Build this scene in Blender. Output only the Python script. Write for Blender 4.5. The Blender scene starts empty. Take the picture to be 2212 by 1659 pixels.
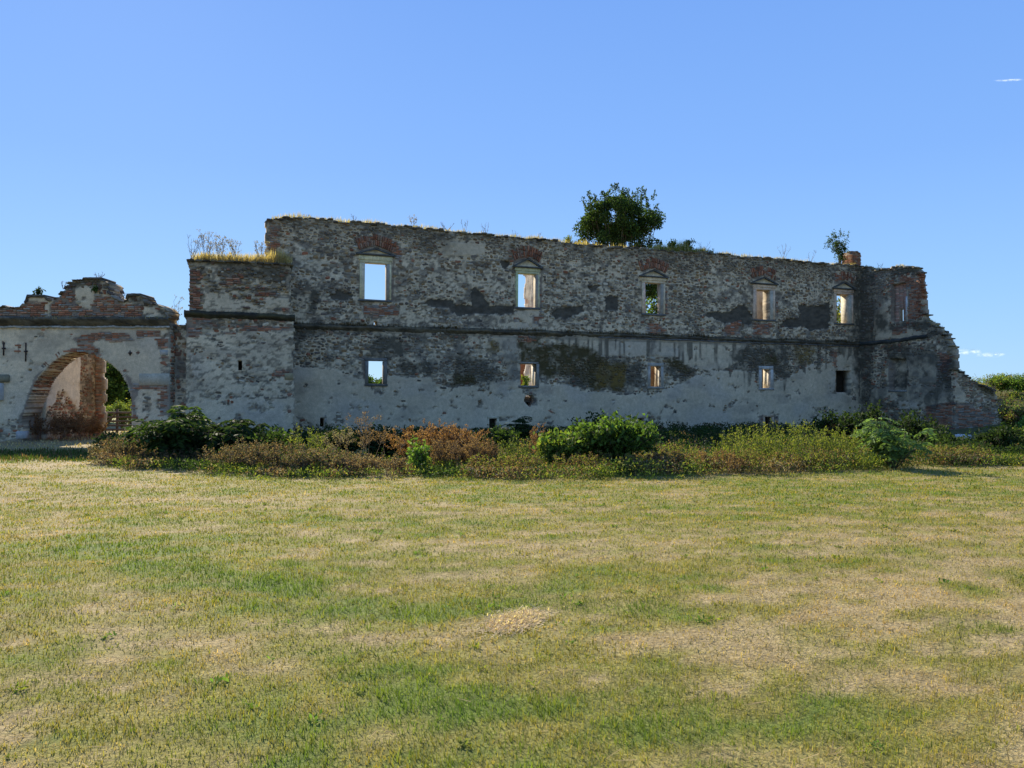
import bpy, math, random
import numpy as np
from mathutils import Vector
random.seed(7)
RNG = np.random.default_rng(7)
scene = bpy.context.scene
R = math.radians

# ------------------------------------------------------------------ camera
F, CX, CY, CAMH = 1671.0, 1106.0, 829.5, 1.65        # photograph measured on a 2212 x 1659 grid
PITCH = math.atan(35.5 / F)
cam = bpy.data.cameras.new('camera')
camo = bpy.data.objects.new('camera', cam)
scene.collection.objects.link(camo)
camo.location = (0, 0, CAMH)
camo.rotation_euler = (R(90) + PITCH, 0, 0)
cam.sensor_width = 36
cam.lens = 36 * F / 2212
cam.clip_start = 0.05
cam.clip_end = 9000
scene.camera = camo

# ------------------------------------------------------------------ sky and sun
SUN_EL = R(31)
SUN_AZ = R(-27)                     # horizontal direction to the sun, from +Y towards +X
world = bpy.data.worlds.new('World'); scene.world = world
world.use_nodes = True
wn = world.node_tree.nodes; wl = world.node_tree.links
for n in list(wn): wn.remove(n)
wo = wn.new('ShaderNodeOutputWorld'); bg = wn.new('ShaderNodeBackground')
sky = wn.new('ShaderNodeTexSky'); sky.sky_type = 'NISHITA'; sky.sun_disc = False
sky.sun_elevation = SUN_EL; sky.sun_rotation = SUN_AZ
sky.altitude = 300; sky.air_density = 1.0; sky.dust_density = 0.15; sky.ozone_density = 3.0
hs = wn.new('ShaderNodeHueSaturation'); hs.inputs['Saturation'].default_value = 0.95
hs.inputs['Hue'].default_value = 0.51
# the clear-day gradient of the photograph, steering the physical sky: elevation only, all round the horizon
tc = wn.new('ShaderNodeTexCoord'); sx_ = wn.new('ShaderNodeSeparateXYZ'); cr = wn.new('ShaderNodeValToRGB'); mx = wn.new('ShaderNodeMixRGB')
cr.color_ramp.elements[0].position = 0.0; cr.color_ramp.elements[0].color = (.35, .66, 1.08, 1)
cr.color_ramp.elements[1].position = 1.0; cr.color_ramp.elements[1].color = (.06, .20, .68, 1)
for p_, c_ in ((.12, (.275, .58, 1.1, 1)), (.28, (.195, .455, 1.08, 1)), (.5, (.145, .37, 1.0, 1))):
    e = cr.color_ramp.elements.new(p_); e.color = c_
gs = wn.new('ShaderNodeVectorMath'); gs.operation = 'SCALE'; gs.inputs['Scale'].default_value = 3.7
wl.new(tc.outputs['Generated'], sx_.inputs[0]); wl.new(sx_.outputs['Z'], cr.inputs[0]); wl.new(cr.outputs[0], gs.inputs[0])
mx.inputs[0].default_value = .93
wl.new(sky.outputs[0], hs.inputs['Color']); wl.new(hs.outputs[0], mx.inputs[1]); wl.new(gs.outputs[0], mx.inputs[2]); wl.new(mx.outputs[0], bg.inputs['Color'])
bg.inputs['Strength'].default_value = 0.15
wl.new(bg.outputs[0], wo.inputs['Surface'])
sl = bpy.data.lights.new('sun', 'SUN'); slo = bpy.data.objects.new('sun', sl)
scene.collection.objects.link(slo)
sl.energy = 5.0; sl.angle = R(0.5); sl.color = (1.0, 0.94, 0.84)
sd = Vector((math.sin(SUN_AZ) * math.cos(SUN_EL), math.cos(SUN_AZ) * math.cos(SUN_EL), math.sin(SUN_EL)))
slo.rotation_euler = sd.to_track_quat('Z', 'Y').to_euler()
slo.location = sd * 60
vs = scene.view_settings
vs.view_transform = 'Standard'; vs.look = 'None'; vs.exposure = 0.85; vs.gamma = 1.0
vs.use_curve_mapping = False
vs.use_white_balance = True; vs.white_balance_temperature = 7300; vs.white_balance_tint = 8

# ------------------------------------------------------------------ measuring helpers
cp, sp_ = math.cos(PITCH), math.sin(PITCH)
def ray(x, y):
    a, b = (x - CX) / F, -(y - CY) / F
    Y = cp - b * sp_; Z = sp_ + b * cp
    return a / Y, Z / Y                                # X and Z per metre of depth
def gnd(x, y):
    a, b = ray(x, y); t = -CAMH / b
    return a * t, t
def project(X, Y, Z):
    Z = Z - CAMH
    yc = Y * cp + Z * sp_; zc = -Y * sp_ + Z * cp
    yc = np.maximum(yc, .05)
    return CX + F * X / yc, CY - F * zc / yc
class Plane:
    def __init__(self, ox, oy, dx, dy):
        l = math.hypot(dx, dy); self.o = (ox, oy); self.d = (dx / l, dy / l); self.n = (-dy / l, dx / l)
        self.ang = math.atan2(dy, dx)
    def sz(self, x, y, yl=0.0):                        # photo point -> along-wall, height
        a, b = ray(x, y)
        ox, oy = self.o[0] + self.n[0] * yl, self.o[1] + self.n[1] * yl
        # ox + s dx = a (oy + s dy)
        s = (a * oy - ox) / (self.d[0] - a * self.d[1])
        t = oy + s * self.d[1]
        return s, CAMH + b * t
    def world(self, s, yl, z):
        return (self.o[0] + s * self.d[0] + yl * self.n[0], self.o[1] + s * self.d[1] + yl * self.n[1], z)
    def px(self, S, Z, yl=0.0):
        X, Y, _ = self.world(S, yl, Z)
        return project(X, Y, Z)

# ------------------------------------------------------------------ noise
_T = RNG.random((256, 256))
def vnoise(x, y, seed=0):
    x = np.asarray(x, float) + seed * 17.31; y = np.asarray(y, float) + seed * 9.77
    xi = np.floor(x).astype(int); yi = np.floor(y).astype(int)
    fx = x - xi; fy = y - yi
    fx = fx * fx * (3 - 2 * fx); fy = fy * fy * (3 - 2 * fy)
    a = _T[xi & 255, yi & 255]; b = _T[(xi + 1) & 255, yi & 255]
    c = _T[xi & 255, (yi + 1) & 255]; d = _T[(xi + 1) & 255, (yi + 1) & 255]
    return (a * (1 - fx) + b * fx) * (1 - fy) + (c * (1 - fx) + d * fx) * fy
def fbm(x, y, o=4, seed=0):
    r = 0; am = .5; tot = 0
    for i in range(o):
        r = r + am * vnoise(np.asarray(x) * 2 ** i, np.asarray(y) * 2 ** i, seed + i * 3); tot += am; am *= .55
    return r / tot
def sstep(a, b, x):
    t = np.clip((x - a) / (b - a), 0, 1); return t * t * (3 - 2 * t)
def pip(poly, x, y):
    r = np.zeros(np.shape(x), bool); n = len(poly)
    for i in range(n):
        x0, y0 = poly[i]; x1, y1 = poly[(i + 1) % n]
        if y0 == y1: continue
        c = ((y0 > y) != (y1 > y)) & (x < (x1 - x0) * (y - y0) / (y1 - y0) + x0)
        r ^= c
    return r
def mix(a, b, t):
    t = np.asarray(t)[..., None]; return a * (1 - t) + np.asarray(b) * t

# ------------------------------------------------------------------ object helpers
COL = scene.collection
def tag(o, label=None, cat=None, group=None, kind=None):
    if label: o['label'] = label
    if cat: o['category'] = cat
    if group: o['group'] = group
    if kind: o['kind'] = kind
    return o
def empty(name, loc=(0, 0, 0), rz=0.0):
    o = bpy.data.objects.new(name, None); COL.objects.link(o)
    o.location = loc; o.rotation_euler = (0, 0, rz); o.empty_display_size = .2
    return o
def mesh_np(name, V, faces, mat, cols=None, smooth=False):
    """faces: list of (m,k) integer arrays"""
    me = bpy.data.meshes.new(name)
    V = np.asarray(V, np.float32)
    me.vertices.add(len(V)); me.vertices.foreach_set('co', V.ravel())
    loops = np.concatenate([f.ravel() for f in faces]).astype(np.int32)
    tot = np.concatenate([np.full(len(f), f.shape[1], np.int32) for f in faces])
    st = np.concatenate([[0], np.cumsum(tot)[:-1]]).astype(np.int32)
    me.loops.add(len(loops)); me.loops.foreach_set('vertex_index', loops)
    me.polygons.add(len(tot)); me.polygons.foreach_set('loop_start', st)
    me.polygons.foreach_set('loop_total', tot)
    if smooth: me.polygons.foreach_set('use_smooth', np.ones(len(tot), bool))
    me.update(calc_edges=True)
    if cols is not None:
        a = me.color_attributes.new('Col', 'FLOAT_COLOR', 'POINT')
        c = np.ones((len(V), 4), np.float32); c[:, :3] = cols
        a.data.foreach_set('color', c.ravel())
    if mat: me.materials.append(mat)
    return me
def obj(name, me, parent=None, loc=(0, 0, 0)):
    o = bpy.data.objects.new(name, me); COL.objects.link(o); o.location = loc
    if parent: o.parent = parent
    return o
class Acc:
    def __init__(s): s.V = []; s.F = {}; s.C = []; s.n = 0
    def add(s, V, faces, col=None):
        V = np.asarray(V, float).reshape(-1, 3)
        for f in faces:
            f = np.asarray(f, int)
            s.F.setdefault(f.shape[1], []).append(f + s.n)
        s.V.append(V); s.n += len(V)
        if col is None: col = (.5, .5, .5)
        s.C.append(np.broadcast_to(np.asarray(col, float), (len(V), 3)))
    def box(s, x0, x1, y0, y1, z0, z1, col=None, jit=0.0, rot=None, bev=0.0):
        b = bev
        if b:
            V = []
            for z, k in ((z0, 1), (z0 + b, 0), (z1 - b, 0), (z1, 1)):
                V += [(x0 + k * b, y0 + k * b, z), (x1 - k * b, y0 + k * b, z), (x1 - k * b, y1 - k * b, z), (x0 + k * b, y1 - k * b, z)]
            f = [[3, 2, 1, 0], [12, 13, 14, 15]]
            for q in range(3):
                for i in range(4):
                    j = (i + 1) % 4; f.append([q * 4 + i, q * 4 + j, q * 4 + 4 + j, q * 4 + 4 + i])
        else:
            V = [(x0, y0, z0), (x1, y0, z0), (x1, y1, z0), (x0, y1, z0), (x0, y0, z1), (x1, y0, z1), (x1, y1, z1), (x0, y1, z1)]
            f = [[3, 2, 1, 0], [4, 5, 6, 7], [0, 1, 5, 4], [1, 2, 6, 5], [2, 3, 7, 6], [3, 0, 4, 7]]
        V = np.array(V, float)
        if jit: V += RNG.uniform(-jit, jit, V.shape)
        if rot is not None:
            c0 = V.mean(0); c, sn = math.cos(rot), math.sin(rot)
            D = V - c0; V = np.stack([c0[0] + c * D[:, 0] - sn * D[:, 2], V[:, 1], c0[2] + sn * D[:, 0] + c * D[:, 2]], 1)
        s.add(V, [np.array(f)], col)
    def prism(s, pts, y0, y1, col=None):               # polygon in (x,z) extruded in y
        n = len(pts)
        V = [(p[0], y0, p[1]) for p in pts] + [(p[0], y1, p[1]) for p in pts]
        side = [[i, (i + 1) % n, n + (i + 1) % n, n + i] for i in range(n)]
        s.add(V, [np.array(side), np.array([list(range(n))]), np.array([list(range(2 * n - 1, n - 1, -1))])], col)
    def tube(s, P, r0, r1, col=None, k=4):
        P = np.asarray(P, float); m = len(P)
        T = np.gradient(P, axis=0); T /= np.linalg.norm(T, axis=1)[:, None] + 1e-9
        A = np.cross(T, (0.31, 0.95, 0.05)); A /= np.linalg.norm(A, axis=1)[:, None] + 1e-9
        B = np.cross(T, A)
        r = np.linspace(r0, r1, m)[:, None]
        V = np.concatenate([(P + r * (A * math.cos(2 * math.pi * i / k) + B * math.sin(2 * math.pi * i / k)))[:, None] for i in range(k)], 1).reshape(-1, 3)
        f = []
        for i in range(m - 1):
            for j in range(k):
                j2 = (j + 1) % k; f.append([i * k + j, i * k + j2, (i + 1) * k + j2, (i + 1) * k + j])
        s.add(V, [np.array(f)], col)
    def mesh(s, name, mat, smooth=False):
        V = np.concatenate(s.V); C = np.concatenate(s.C)
        return mesh_np(name, V, [np.concatenate(v) for v in s.F.values()], mat, C, smooth)
    def build(s, name, mat, parent=None, smooth=False, loc=(0, 0, 0)):
        return obj(name, s.mesh(name, mat, smooth), parent, loc)

# ------------------------------------------------------------------ materials
def material(name, src='attr', color=(.5, .5, .5), rough=.92, noise=(9, .25), fine=(60, .2), bump=.35, bumpd=.02, leaf=0.0, spec=.2):
    m = bpy.data.materials.new(name); m.use_nodes = True
    N = m.node_tree.nodes; L = m.node_tree.links
    for n in list(N): N.remove(n)
    out = N.new('ShaderNodeOutputMaterial'); pb = N.new('ShaderNodeBsdfPrincipled')
    pb.inputs['Roughness'].default_value = rough; pb.inputs['Specular IOR Level'].default_value = spec
    if src == 'attr':
        a = N.new('ShaderNodeAttribute'); a.attribute_name = 'Col'; c = a.outputs['Color']
    elif src == 'object':
        a = N.new('ShaderNodeObjectInfo'); c = a.outputs['Color']
    else:
        a = N.new('ShaderNodeRGB'); a.outputs[0].default_value = (*color, 1); c = a.outputs[0]
    geo = N.new('ShaderNodeNewGeometry')
    prev = c; hsum = None
    for i, (sc, am) in enumerate((noise, fine)):
        if am <= 0: continue
        t = N.new('ShaderNodeTexNoise'); t.inputs['Scale'].default_value = sc; t.inputs['Detail'].default_value = 5
        t.inputs['Roughness'].default_value = .65
        L.new(geo.outputs['Position'], t.inputs['Vector'])
        mr = N.new('ShaderNodeMapRange'); mr.inputs['From Min'].default_value = .3; mr.inputs['From Max'].default_value = .7
        mr.inputs['To Min'].default_value = 1 - am; mr.inputs['To Max'].default_value = 1 + am
        L.new(t.outputs['Fac'], mr.inputs['Value'])
        vm = N.new('ShaderNodeVectorMath'); vm.operation = 'SCALE'
        L.new(prev, vm.inputs[0]); L.new(mr.outputs[0], vm.inputs['Scale']); prev = vm.outputs[0]
        hsum = t.outputs['Fac']
    L.new(prev, pb.inputs['Base Color'])
    if bump and hsum is not None:
        b = N.new('ShaderNodeBump'); b.inputs['Strength'].default_value = bump; b.inputs['Distance'].default_value = bumpd
        L.new(hsum, b.inputs['Height']); L.new(b.outputs[0], pb.inputs['Normal'])
    if leaf:
        tr = N.new('ShaderNodeBsdfTranslucent'); ms = N.new('ShaderNodeMixShader'); ms.inputs[0].default_value = leaf
        g = N.new('ShaderNodeVectorMath'); g.operation = 'MULTIPLY'; g.inputs[1].default_value = (1.25, 1.25, .6)
        L.new(prev, g.inputs[0]); L.new(g.outputs[0], tr.inputs['Color'])
        L.new(pb.outputs[0], ms.inputs[1]); L.new(tr.outputs[0], ms.inputs[2]); L.new(ms.outputs[0], out.inputs['Surface'])
    else:
        L.new(pb.outputs[0], out.inputs['Surface'])
    return m
M_wall = material('weathered_masonry', noise=(6, .16), fine=(34, .22), bump=.5, bumpd=.02)
M_piece = material('masonry_piece', src='object', noise=(8, .18), fine=(45, .22), bump=.5, bumpd=.012)
M_stuff = material('masonry_rubble', noise=(8, .18), fine=(45, .22), bump=.5, bumpd=.012)
M_lime = material('limestone_trim', src='attr', noise=(4, .3), fine=(22, .25), bump=.3, bumpd=.01, rough=.8)
M_leaf = material('leaf', noise=(1.5, .12), fine=(20, 0), bump=0, leaf=.45, rough=.7, spec=.12)
M_dry = material('dry_stalks', noise=(2, .12), fine=(20, 0), bump=0, leaf=.5, rough=.8)
M_stem = material('stem', noise=(6, .2), fine=(40, .2), bump=.3, rough=.85)
M_grass = material('grass_blades', noise=(1.5, .1), fine=(20, 0), bump=0, leaf=.36, rough=.75, spec=.12)
M_wood = material('old_wood', src='rgb', color=(.10, .075, .055), noise=(6, .3), fine=(40, .3), bump=.4, rough=.85)
M_iron = material('rusty_iron', src='rgb', color=(.05, .035, .03), noise=(10, .3), fine=(40, .3), bump=.3, rough=.8)

# ------------------------------------------------------------------ masonry pieces (unit size, shared)
def stone_variant(rng, n=8):
    a = np.sort(np.linspace(0, 2 * math.pi, n, endpoint=False) + rng.uniform(-.2, .2, n))
    c, s = np.cos(a), np.sin(a); e = .55
    x = .5 * np.sign(c) * np.abs(c) ** e * rng.uniform(.82, 1.05, n)
    z = .5 * np.sign(s) * np.abs(s) ** e * rng.uniform(.82, 1.05, n)
    back = np.stack([x, np.full(n, 1.0), z], 1); mid = np.stack([x, np.full(n, -.35), z], 1)
    fr = np.stack([x * .74 + rng.uniform(-.03, .03), -1 + rng.uniform(-.25, .3, n), z * .74 + rng.uniform(-.03, .03)], 1)
    V = np.concatenate([back, mid, fr])
    side = [[q * n + i, q * n + (i + 1) % n, (q + 1) * n + (i + 1) % n, (q + 1) * n + i] for q in (0, 1) for i in range(n)]
    tri = [[2 * n, 2 * n + i, 2 * n + i + 1] for i in range(1, n - 1)]
    return V, [np.array(side), np.array(tri)]
def brick_variant(rng):
    V = []
    for y, k in ((1.0, 1), (-.6, 1), (-1, .9)):
        for a, b in ((-.5, -.5), (.5, -.5), (.5, .5), (-.5, .5)):
            V.append((a * k + rng.uniform(-.03, .03), y + rng.uniform(-.1, .1), b * k + rng.uniform(-.06, .06)))
    side = [[q * 4 + i, q * 4 + (i + 1) % 4, (q + 1) * 4 + (i + 1) % 4, (q + 1) * 4 + i] for q in (0, 1) for i in range(4)]
    return np.array(V), [np.array(side), np.array([[8, 9, 10, 11]])]
STONES = [stone_variant(RNG) for _ in range(12)]
BRICKS = [brick_variant(RNG) for _ in range(6)]
STONE_ME = [mesh_np('stone', V, f, M_piece) for V, f in STONES]
BRICK_ME = [mesh_np('brick', V, f, M_piece) for V, f in BRICKS]
STONE_PAL = np.array([(.32, .235, .14), (.22, .18, .125), (.40, .33, .22), (.16, .13, .10), (.50, .42, .30), (.32, .20, .095), (.28, .23, .165), (.22, .15, .09)])
BRICK_PAL = np.array([(.43, .165, .085), (.35, .14, .075), (.47, .215, .125), (.31, .16, .10), (.42, .27, .175)])
def place_pieces(th, kind, P, limit=290, stuffname='rubble'):
    """P: list of (s, y, z, w, depth, h, rot, colour)"""
    if not P: return
    var, mes = (STONES, STONE_ME) if kind == 'stone' else (BRICKS, BRICK_ME)
    P = sorted(P, key=lambda p: -(p[3] * p[5]))
    for p in P[:limit]:
        k = random.randrange(len(var))
        o = bpy.data.objects.new(kind, mes[k]); COL.objects.link(o); o.parent = th
        o.location = p[:3]; o.scale = (p[3], p[4], p[5]); o.rotation_euler = (0, -p[6], 0)
        o.color = (*[float(c) for c in p[7]], 1)
    rest = P[limit:]
    if not rest: return
    a = Acc()
    for p in rest:
        V, f = var[random.randrange(len(var))]
        V = V * (p[3], p[4], p[5]); c, s = math.cos(p[6]), math.sin(p[6])
        V = np.stack([c * V[:, 0] - s * V[:, 2], V[:, 1], s * V[:, 0] + c * V[:, 2]], 1) + np.array(p[:3])
        a.add(V, f, p[7])
    tag(a.build(stuffname, M_stuff, th), kind='stuff')

# ------------------------------------------------------------------ wall surface
def wall_body(th, name, s0, s1, z0, z1, cell, inside, snap_s, snap_z, thick, relief, color, mat=None, holes=()):
    S = np.arange(s0, s1 + cell * .5, cell); Z = np.arange(z0, z1 + cell * .5, cell)
    for v in snap_s: S[np.argmin(abs(S - v))] = v
    for v in snap_z: Z[np.argmin(abs(Z - v))] = v
    nS, nZ = len(S), len(Z)
    SS, ZZ = np.meshgrid(S, Z, indexing='ij')
    cs = (S[:-1] + S[1:])[:, None] / 2 + 0 * Z[None, :-1]; cz = (Z[:-1] + Z[1:])[None, :] / 2 + 0 * cs
    K = inside(cs, cz)
    for (a, b, c, d) in holes: K &= ~((cs > a) & (cs < b) & (cz > c) & (cz < d))
    Yf = relief(SS, ZZ)
    # flatten relief near hole borders so the frames sit well
    VF = np.stack([SS, Yf, ZZ], -1).reshape(-1, 3)
    VB = np.stack([SS, thick + 0 * SS + (fbm(SS * 1.5, ZZ * 1.5, 3, 77) - .5) * .12, ZZ], -1).reshape(-1, 3)
    N = nS * nZ
    idx = np.arange(N).reshape(nS, nZ)
    a, b, c, d = idx[:-1, :-1], idx[1:, :-1], idx[1:, 1:], idx[:-1, 1:]
    fr = np.stack([a[K], b[K], c[K], d[K]], 1); bk = np.stack([d[K], c[K], b[K], a[K]], 1) + N
    Kp = np.pad(K, 1)
    quads = [fr, bk]
    Kc = Kp[1:-1, 1:-1]
    for nb, (p, q) in ((Kp[:-2, 1:-1], (d, a)), (Kp[2:, 1:-1], (b, c)), (Kp[1:-1, :-2], (a, b)), (Kp[1:-1, 2:], (c, d))):
        e = Kc & ~nb
        quads.append(np.stack([p[e], p[e] + N, q[e] + N, q[e]], 1))
    F_ = np.concatenate(quads)
    col = color(SS.ravel(), ZZ.ravel())
    colb = mix(np.broadcast_to(np.array((.40, .34, .26)), col.shape), (.2, .17, .13), sstep(.45, .7, fbm(SS.ravel() * 1.2, ZZ.ravel() * 1.2, 4, 31)))
    V = np.concatenate([VF, VB]); C = np.concatenate([col, colb])
    used = np.unique(F_); rm = np.zeros(len(V), int); rm[used] = np.arange(len(used))
    return obj(name, mesh_np(name, V[used], [rm[F_]], mat or M_wall, C[used]), th)
# ------------------------------------------------------------------ painting masonry by region
C_MORT = np.array((.72, .57, .375)); C_PLAS = np.array((.61, .48, .315))
JIT = ((-3.5, -2), (3.5, 2), (-1.5, 3.5), (1.5, -3.5))
def masks(pl, spec, S, Z):
    x, y = pl.px(S, Z)
    w = spec.get('warp', 16)
    xw = x + (fbm(S * 1.1, Z * 1.1, 4, 5) - .5) * w * 2; yw = y + (fbm(S * 1.1, Z * 1.1, 4, 9) - .5) * w * 1.4
    m = {}; hx = fbm(S * 4, Z * 5, 3, 55) - .5; hy = fbm(S * 4, Z * 5, 3, 57) - .5
    for k in ('plaster', 'flk', 'dark', 'moss', 'brick', 'bare', 'ochre', 'blue'):
        r = np.zeros(np.shape(x))
        for p in spec.get(k, ()):
            if k == 'brick': r = np.maximum(r, pip(p, x * .6 + xw * .4, y * .6 + yw * .4) * 1.0)
            elif k == 'flk': r = np.maximum(r, pip(p, x + hx * 11 + (xw - x) * .3, y + hy * 8 + (yw - y) * .3) * 1.0)
            elif k in ('plaster', 'bare'): r = np.maximum(r, pip(p, xw, yw) * 1.0)
            else:
                q = 0
                for a_, b_ in JIT: q = q + pip(p, xw + hx * w * 1.6 + a_, yw + hy * w * 1.3 + b_)
                r = np.maximum(r, q / len(JIT))
        m[k] = r
    m['plaster'] = m['plaster'] * (1 - m['bare'])
    hole = (fbm(S * 2.6, Z * 3.4, 3, 41) > spec.get('flake', .70)) & (m['plaster'] > 0)     # flaked-off spots
    m['plaster'] = m['plaster'] * (1 - hole)
    m['x'], m['y'] = x, y
    if 'extra' in spec: spec['extra'](m, S, Z, x, y)
    return m
def paint(pl, spec, S, Z):
    m = masks(pl, spec, S, Z)
    n1 = fbm(S * .5, Z * .5, 4, 1); n2 = fbm(S * 3, Z * 3, 4, 2); n3 = fbm(S * .8, Z * 2.2, 4, 3)
    mort = C_MORT * spec.get('mtint', 1) * (.62 + .5 * n2)[..., None]
    mort = mix(mort, (.17, .145, .11), sstep(.50, .68, fbm(S * 2.2, Z * 3.5, 4, 12)) * .8)
    mort = mix(mort, (.135, .10, .065), sstep(.55, .62, fbm(S * 5.2, Z * 7.5, 3, 14)) * .6 * spec.get('mott', 1)); mort = mix(mort, (.05, .045, .038), sstep(.62, .68, fbm(S * 6.5, Z * 9, 3, 17)) * .62 * spec.get('mott', 1))
    pla = C_PLAS * spec.get('ptint', 1) * (.74 + .35 * n1 + .16 * n2)[..., None]
    pla = mix(pla, (.35, .28, .20), sstep(.5, .75, n3) * .55)
    pla = mix(pla, (.48, .41, .32), sstep(.5, .7, fbm(S * .35, Z * .5, 3, 19)) * .5)
    c = mix(mort, pla, m['plaster']) if False else mort * (1 - m['plaster'][..., None]) + pla * m['plaster'][..., None]
    c = mix(c, (.20, .15, .115), m['brick'] * .75)
    c = mix(c, (.22, .185, .135), m['blue'] * (.3 + .6 * sstep(.3, .6, n2)))
    c = mix(c, (.10, .085, .058), m['dark'] * (.45 + .5 * sstep(.25, .55, n2)))
    c = mix(c, (.085, .064, .026), m['moss'] * (.5 + .5 * sstep(.25, .55, n2)))
    c = mix(c, (.19, .12, .032), m['ochre'] * (.4 + .5 * sstep(.35, .6, n2)))
    fk = np.array((.095, .08, .058)) * (.5 + 1.1 * fbm(S * 3, Z * 7, 4, 93))[..., None]
    c = c * (1 - m['flk'][..., None]) + fk * m['flk'][..., None]
    return c
def relief(pl, spec, S, Z):
    m = masks(pl, spec, S, Z)
    return -m['plaster'] * .03 + (fbm(S * 1.3, Z * 1.3, 4, 6) - .5) * .07 + (fbm(S * 7, Z * 7, 2, 8) - .5) * .02 * (1 - m['plaster']) + m['flk'] * .06 + m.get('deep', 0) * .12
def gen_masonry(pl, spec, s0, s1, z0, z1, inside, holes=(), yoff=0.0, hw=1.0, seed=1, keep=None):
    rng = np.random.default_rng(seed); L = []
    z = z0
    while z < z1:
        h = rng.uniform(.09, .17) * hw; s = s0 + rng.uniform(0, .3)
        while s < s1:
            w = min(h * rng.uniform(.8, 2.5), .42 * hw); L.append((s + w / 2, z + h / 2 + rng.normal(0, .03), w, h)); s += w * 1.0
        z += h
    A = np.array(L); S, Z = A[:, 0], A[:, 1]
    m = masks(pl, spec, S, Z)
    ok = inside(S, Z) & (m['plaster'] < .5) & (m['brick'] < .5) & (m['flk'] < .5)
    dens = spec.get('density', lambda x, y, S, Z: .62 + 0 * x)(m['x'], m['y'], S, Z)
    ok &= rng.random(len(S)) < dens + (fbm(S * .7, Z * .9, 3, 51) - .5) * 1.6
    for (a, b, c, d) in holes: ok &= ~((S + A[:, 2] / 2 > a) & (S - A[:, 2] / 2 < b) & (Z + A[:, 3] / 2 > c) & (Z - A[:, 3] / 2 < d))
    base = relief(pl, spec, S, Z)
    st = []
    pal = spec.get('palette', STONE_PAL)
    for i in np.nonzero(ok)[0]:
        c = pal[rng.integers(len(pal))] * rng.uniform(.7, 1.25)
        if rng.random() < spec.get('pbrick', .05): c = BRICK_PAL[rng.integers(5)] * rng.uniform(.6, 1)
        for k, cc, am in (('dark', (.075, .066, .05), .68), ('moss', (.085, .06, .02), .7), ('ochre', (.14, .095, .035), .6), ('blue', (.15, .135, .11), .5)):
            a = m[k][i] * am; c = c * (1 - a) + np.array(cc) * a * rng.uniform(.6, 1.4)
        w, h = A[i, 2], A[i, 3]
        st.append((S[i], base[i] + yoff, Z[i], w * rng.uniform(.72, .96), rng.uniform(.018, .045), h * rng.uniform(.6, 1.0), rng.normal(0, .16), c))
    # bricks
    br = []
    if spec.get('brick'):
        L = []; z = z0; row = 0
        while z < z1:
            s = s0 + (row % 2) * .14 + rng.uniform(-.03, .03)
            while s < s1:
                w = .28 if rng.random() < .7 else .14
                L.append((s + w / 2, z + .0375, w, .075)); s += w
            z += .078; row += 1
        A = np.array(L); S, Z = A[:, 0], A[:, 1]
        m = masks(pl, spec, S, Z)
        ok = inside(S, Z) & (m['brick'] > .5) & (rng.random(len(S)) < spec.get('bdens', .85))
        for (a, b, c, d) in holes: ok &= ~((S + A[:, 2] / 2 > a) & (S - A[:, 2] / 2 < b) & (Z + .03 > c) & (Z - .03 < d))
        base = relief(pl, spec, S, Z)
        for i in np.nonzero(ok)[0]:
            c = BRICK_PAL[rng.integers(5)] * rng.uniform(.7, 1.15)
            if rng.random() < .12: c = np.array((.36, .32, .27)) * rng.uniform(.7, 1)
            a = m['dark'][i] * .7; c = c * (1 - a) + np.array((.05, .05, .05)) * a
            br.append((S[i], base[i] + yoff, Z[i], A[i, 2] - .02, rng.uniform(.015, .035), .06, rng.normal(0, .02), c))
    return st, br
def interp_top(pl, pts, rough=.05, seed=3):
    sz = sorted(pl.sz(*p) for p in pts); xs = [a for a, _ in sz]; zs = [b for _, b in sz]
    return lambda S: np.interp(S, xs, zs) + (vnoise(S * 3.1, S * 0, seed) - .5) * rough * 2 + (vnoise(S * 9, S * 0 + 3, seed) - .5) * rough
def sc(pts, ox, oy, k):                                # helper for coordinates measured on an enlarged view
    return [(ox + k * a, oy + k * b) for a, b in pts]
A4 = lambda *p: sc(p, 806.5, 437.8, .2083)
A5 = lambda *p: sc(p, 806.5, 691.2, .2083)
A1 = lambda *p: sc(p, 1209.7, 391.7, .2083)
A2 = lambda *p: sc(p, 1209.7, 691.2, .2083)
A3 = lambda *p: sc(p, 1612.9, 460.8, .2083)
AB = lambda *p: sc(p, 368.7, 437.8, .2083)
AC = lambda *p: sc(p, 368.7, 691.2, .2083)
AR = lambda *p: sc(p, 1785.7, 518.4, .3125)
AG = lambda *p: sc(p, 0, 506.9, .3195)
AD = lambda *p: sc(p, 1555.3, 691.2, .2083)
def rect(x0, x1, y0, y1): return [(x0, y0), (x1, y0), (x1, y1), (x0, y1)]

# ================================================================== MAIN FACADE
FA = Plane((635 - CX) / F * 35.0, 35.0, .928, .371)
top_pts = [(572, 476), (590, 472), (640, 470), (700, 474), (760, 481), (840, 487), (900, 492), (980, 500), (1060, 508), (1100, 513), (1200, 520), (1260, 530), (1340, 534), (1400, 538), (1440, 542), (1500, 546), (1560, 549), (1620, 555), (1700, 561), (1760, 567), (1800, 571), (1850, 575), (1880, 577)]
fa_top = interp_top(FA, top_pts, .05)
s_left, _ = FA.sz(577, 600)
WIN_U = [(787.5, 835, 569, 647.5, 776, 845.5, 553, 812.5, 535.5), (1118.5, 1158, 592, 664, 1113.5, 1165, 579.5, 1138.5, 557.5), (1393.5, 1427.5, 611.5, 678, 1386, 1436, 600, 1411, 582), (1633.5, 1663, 626.4, 690, 1626, 1673.5, 615, 1649, 598), (1806.5, 1832.8, 636, 698.3, 1801.5, 1842.5, 625.5, 1822.5, 608.5)]
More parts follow.
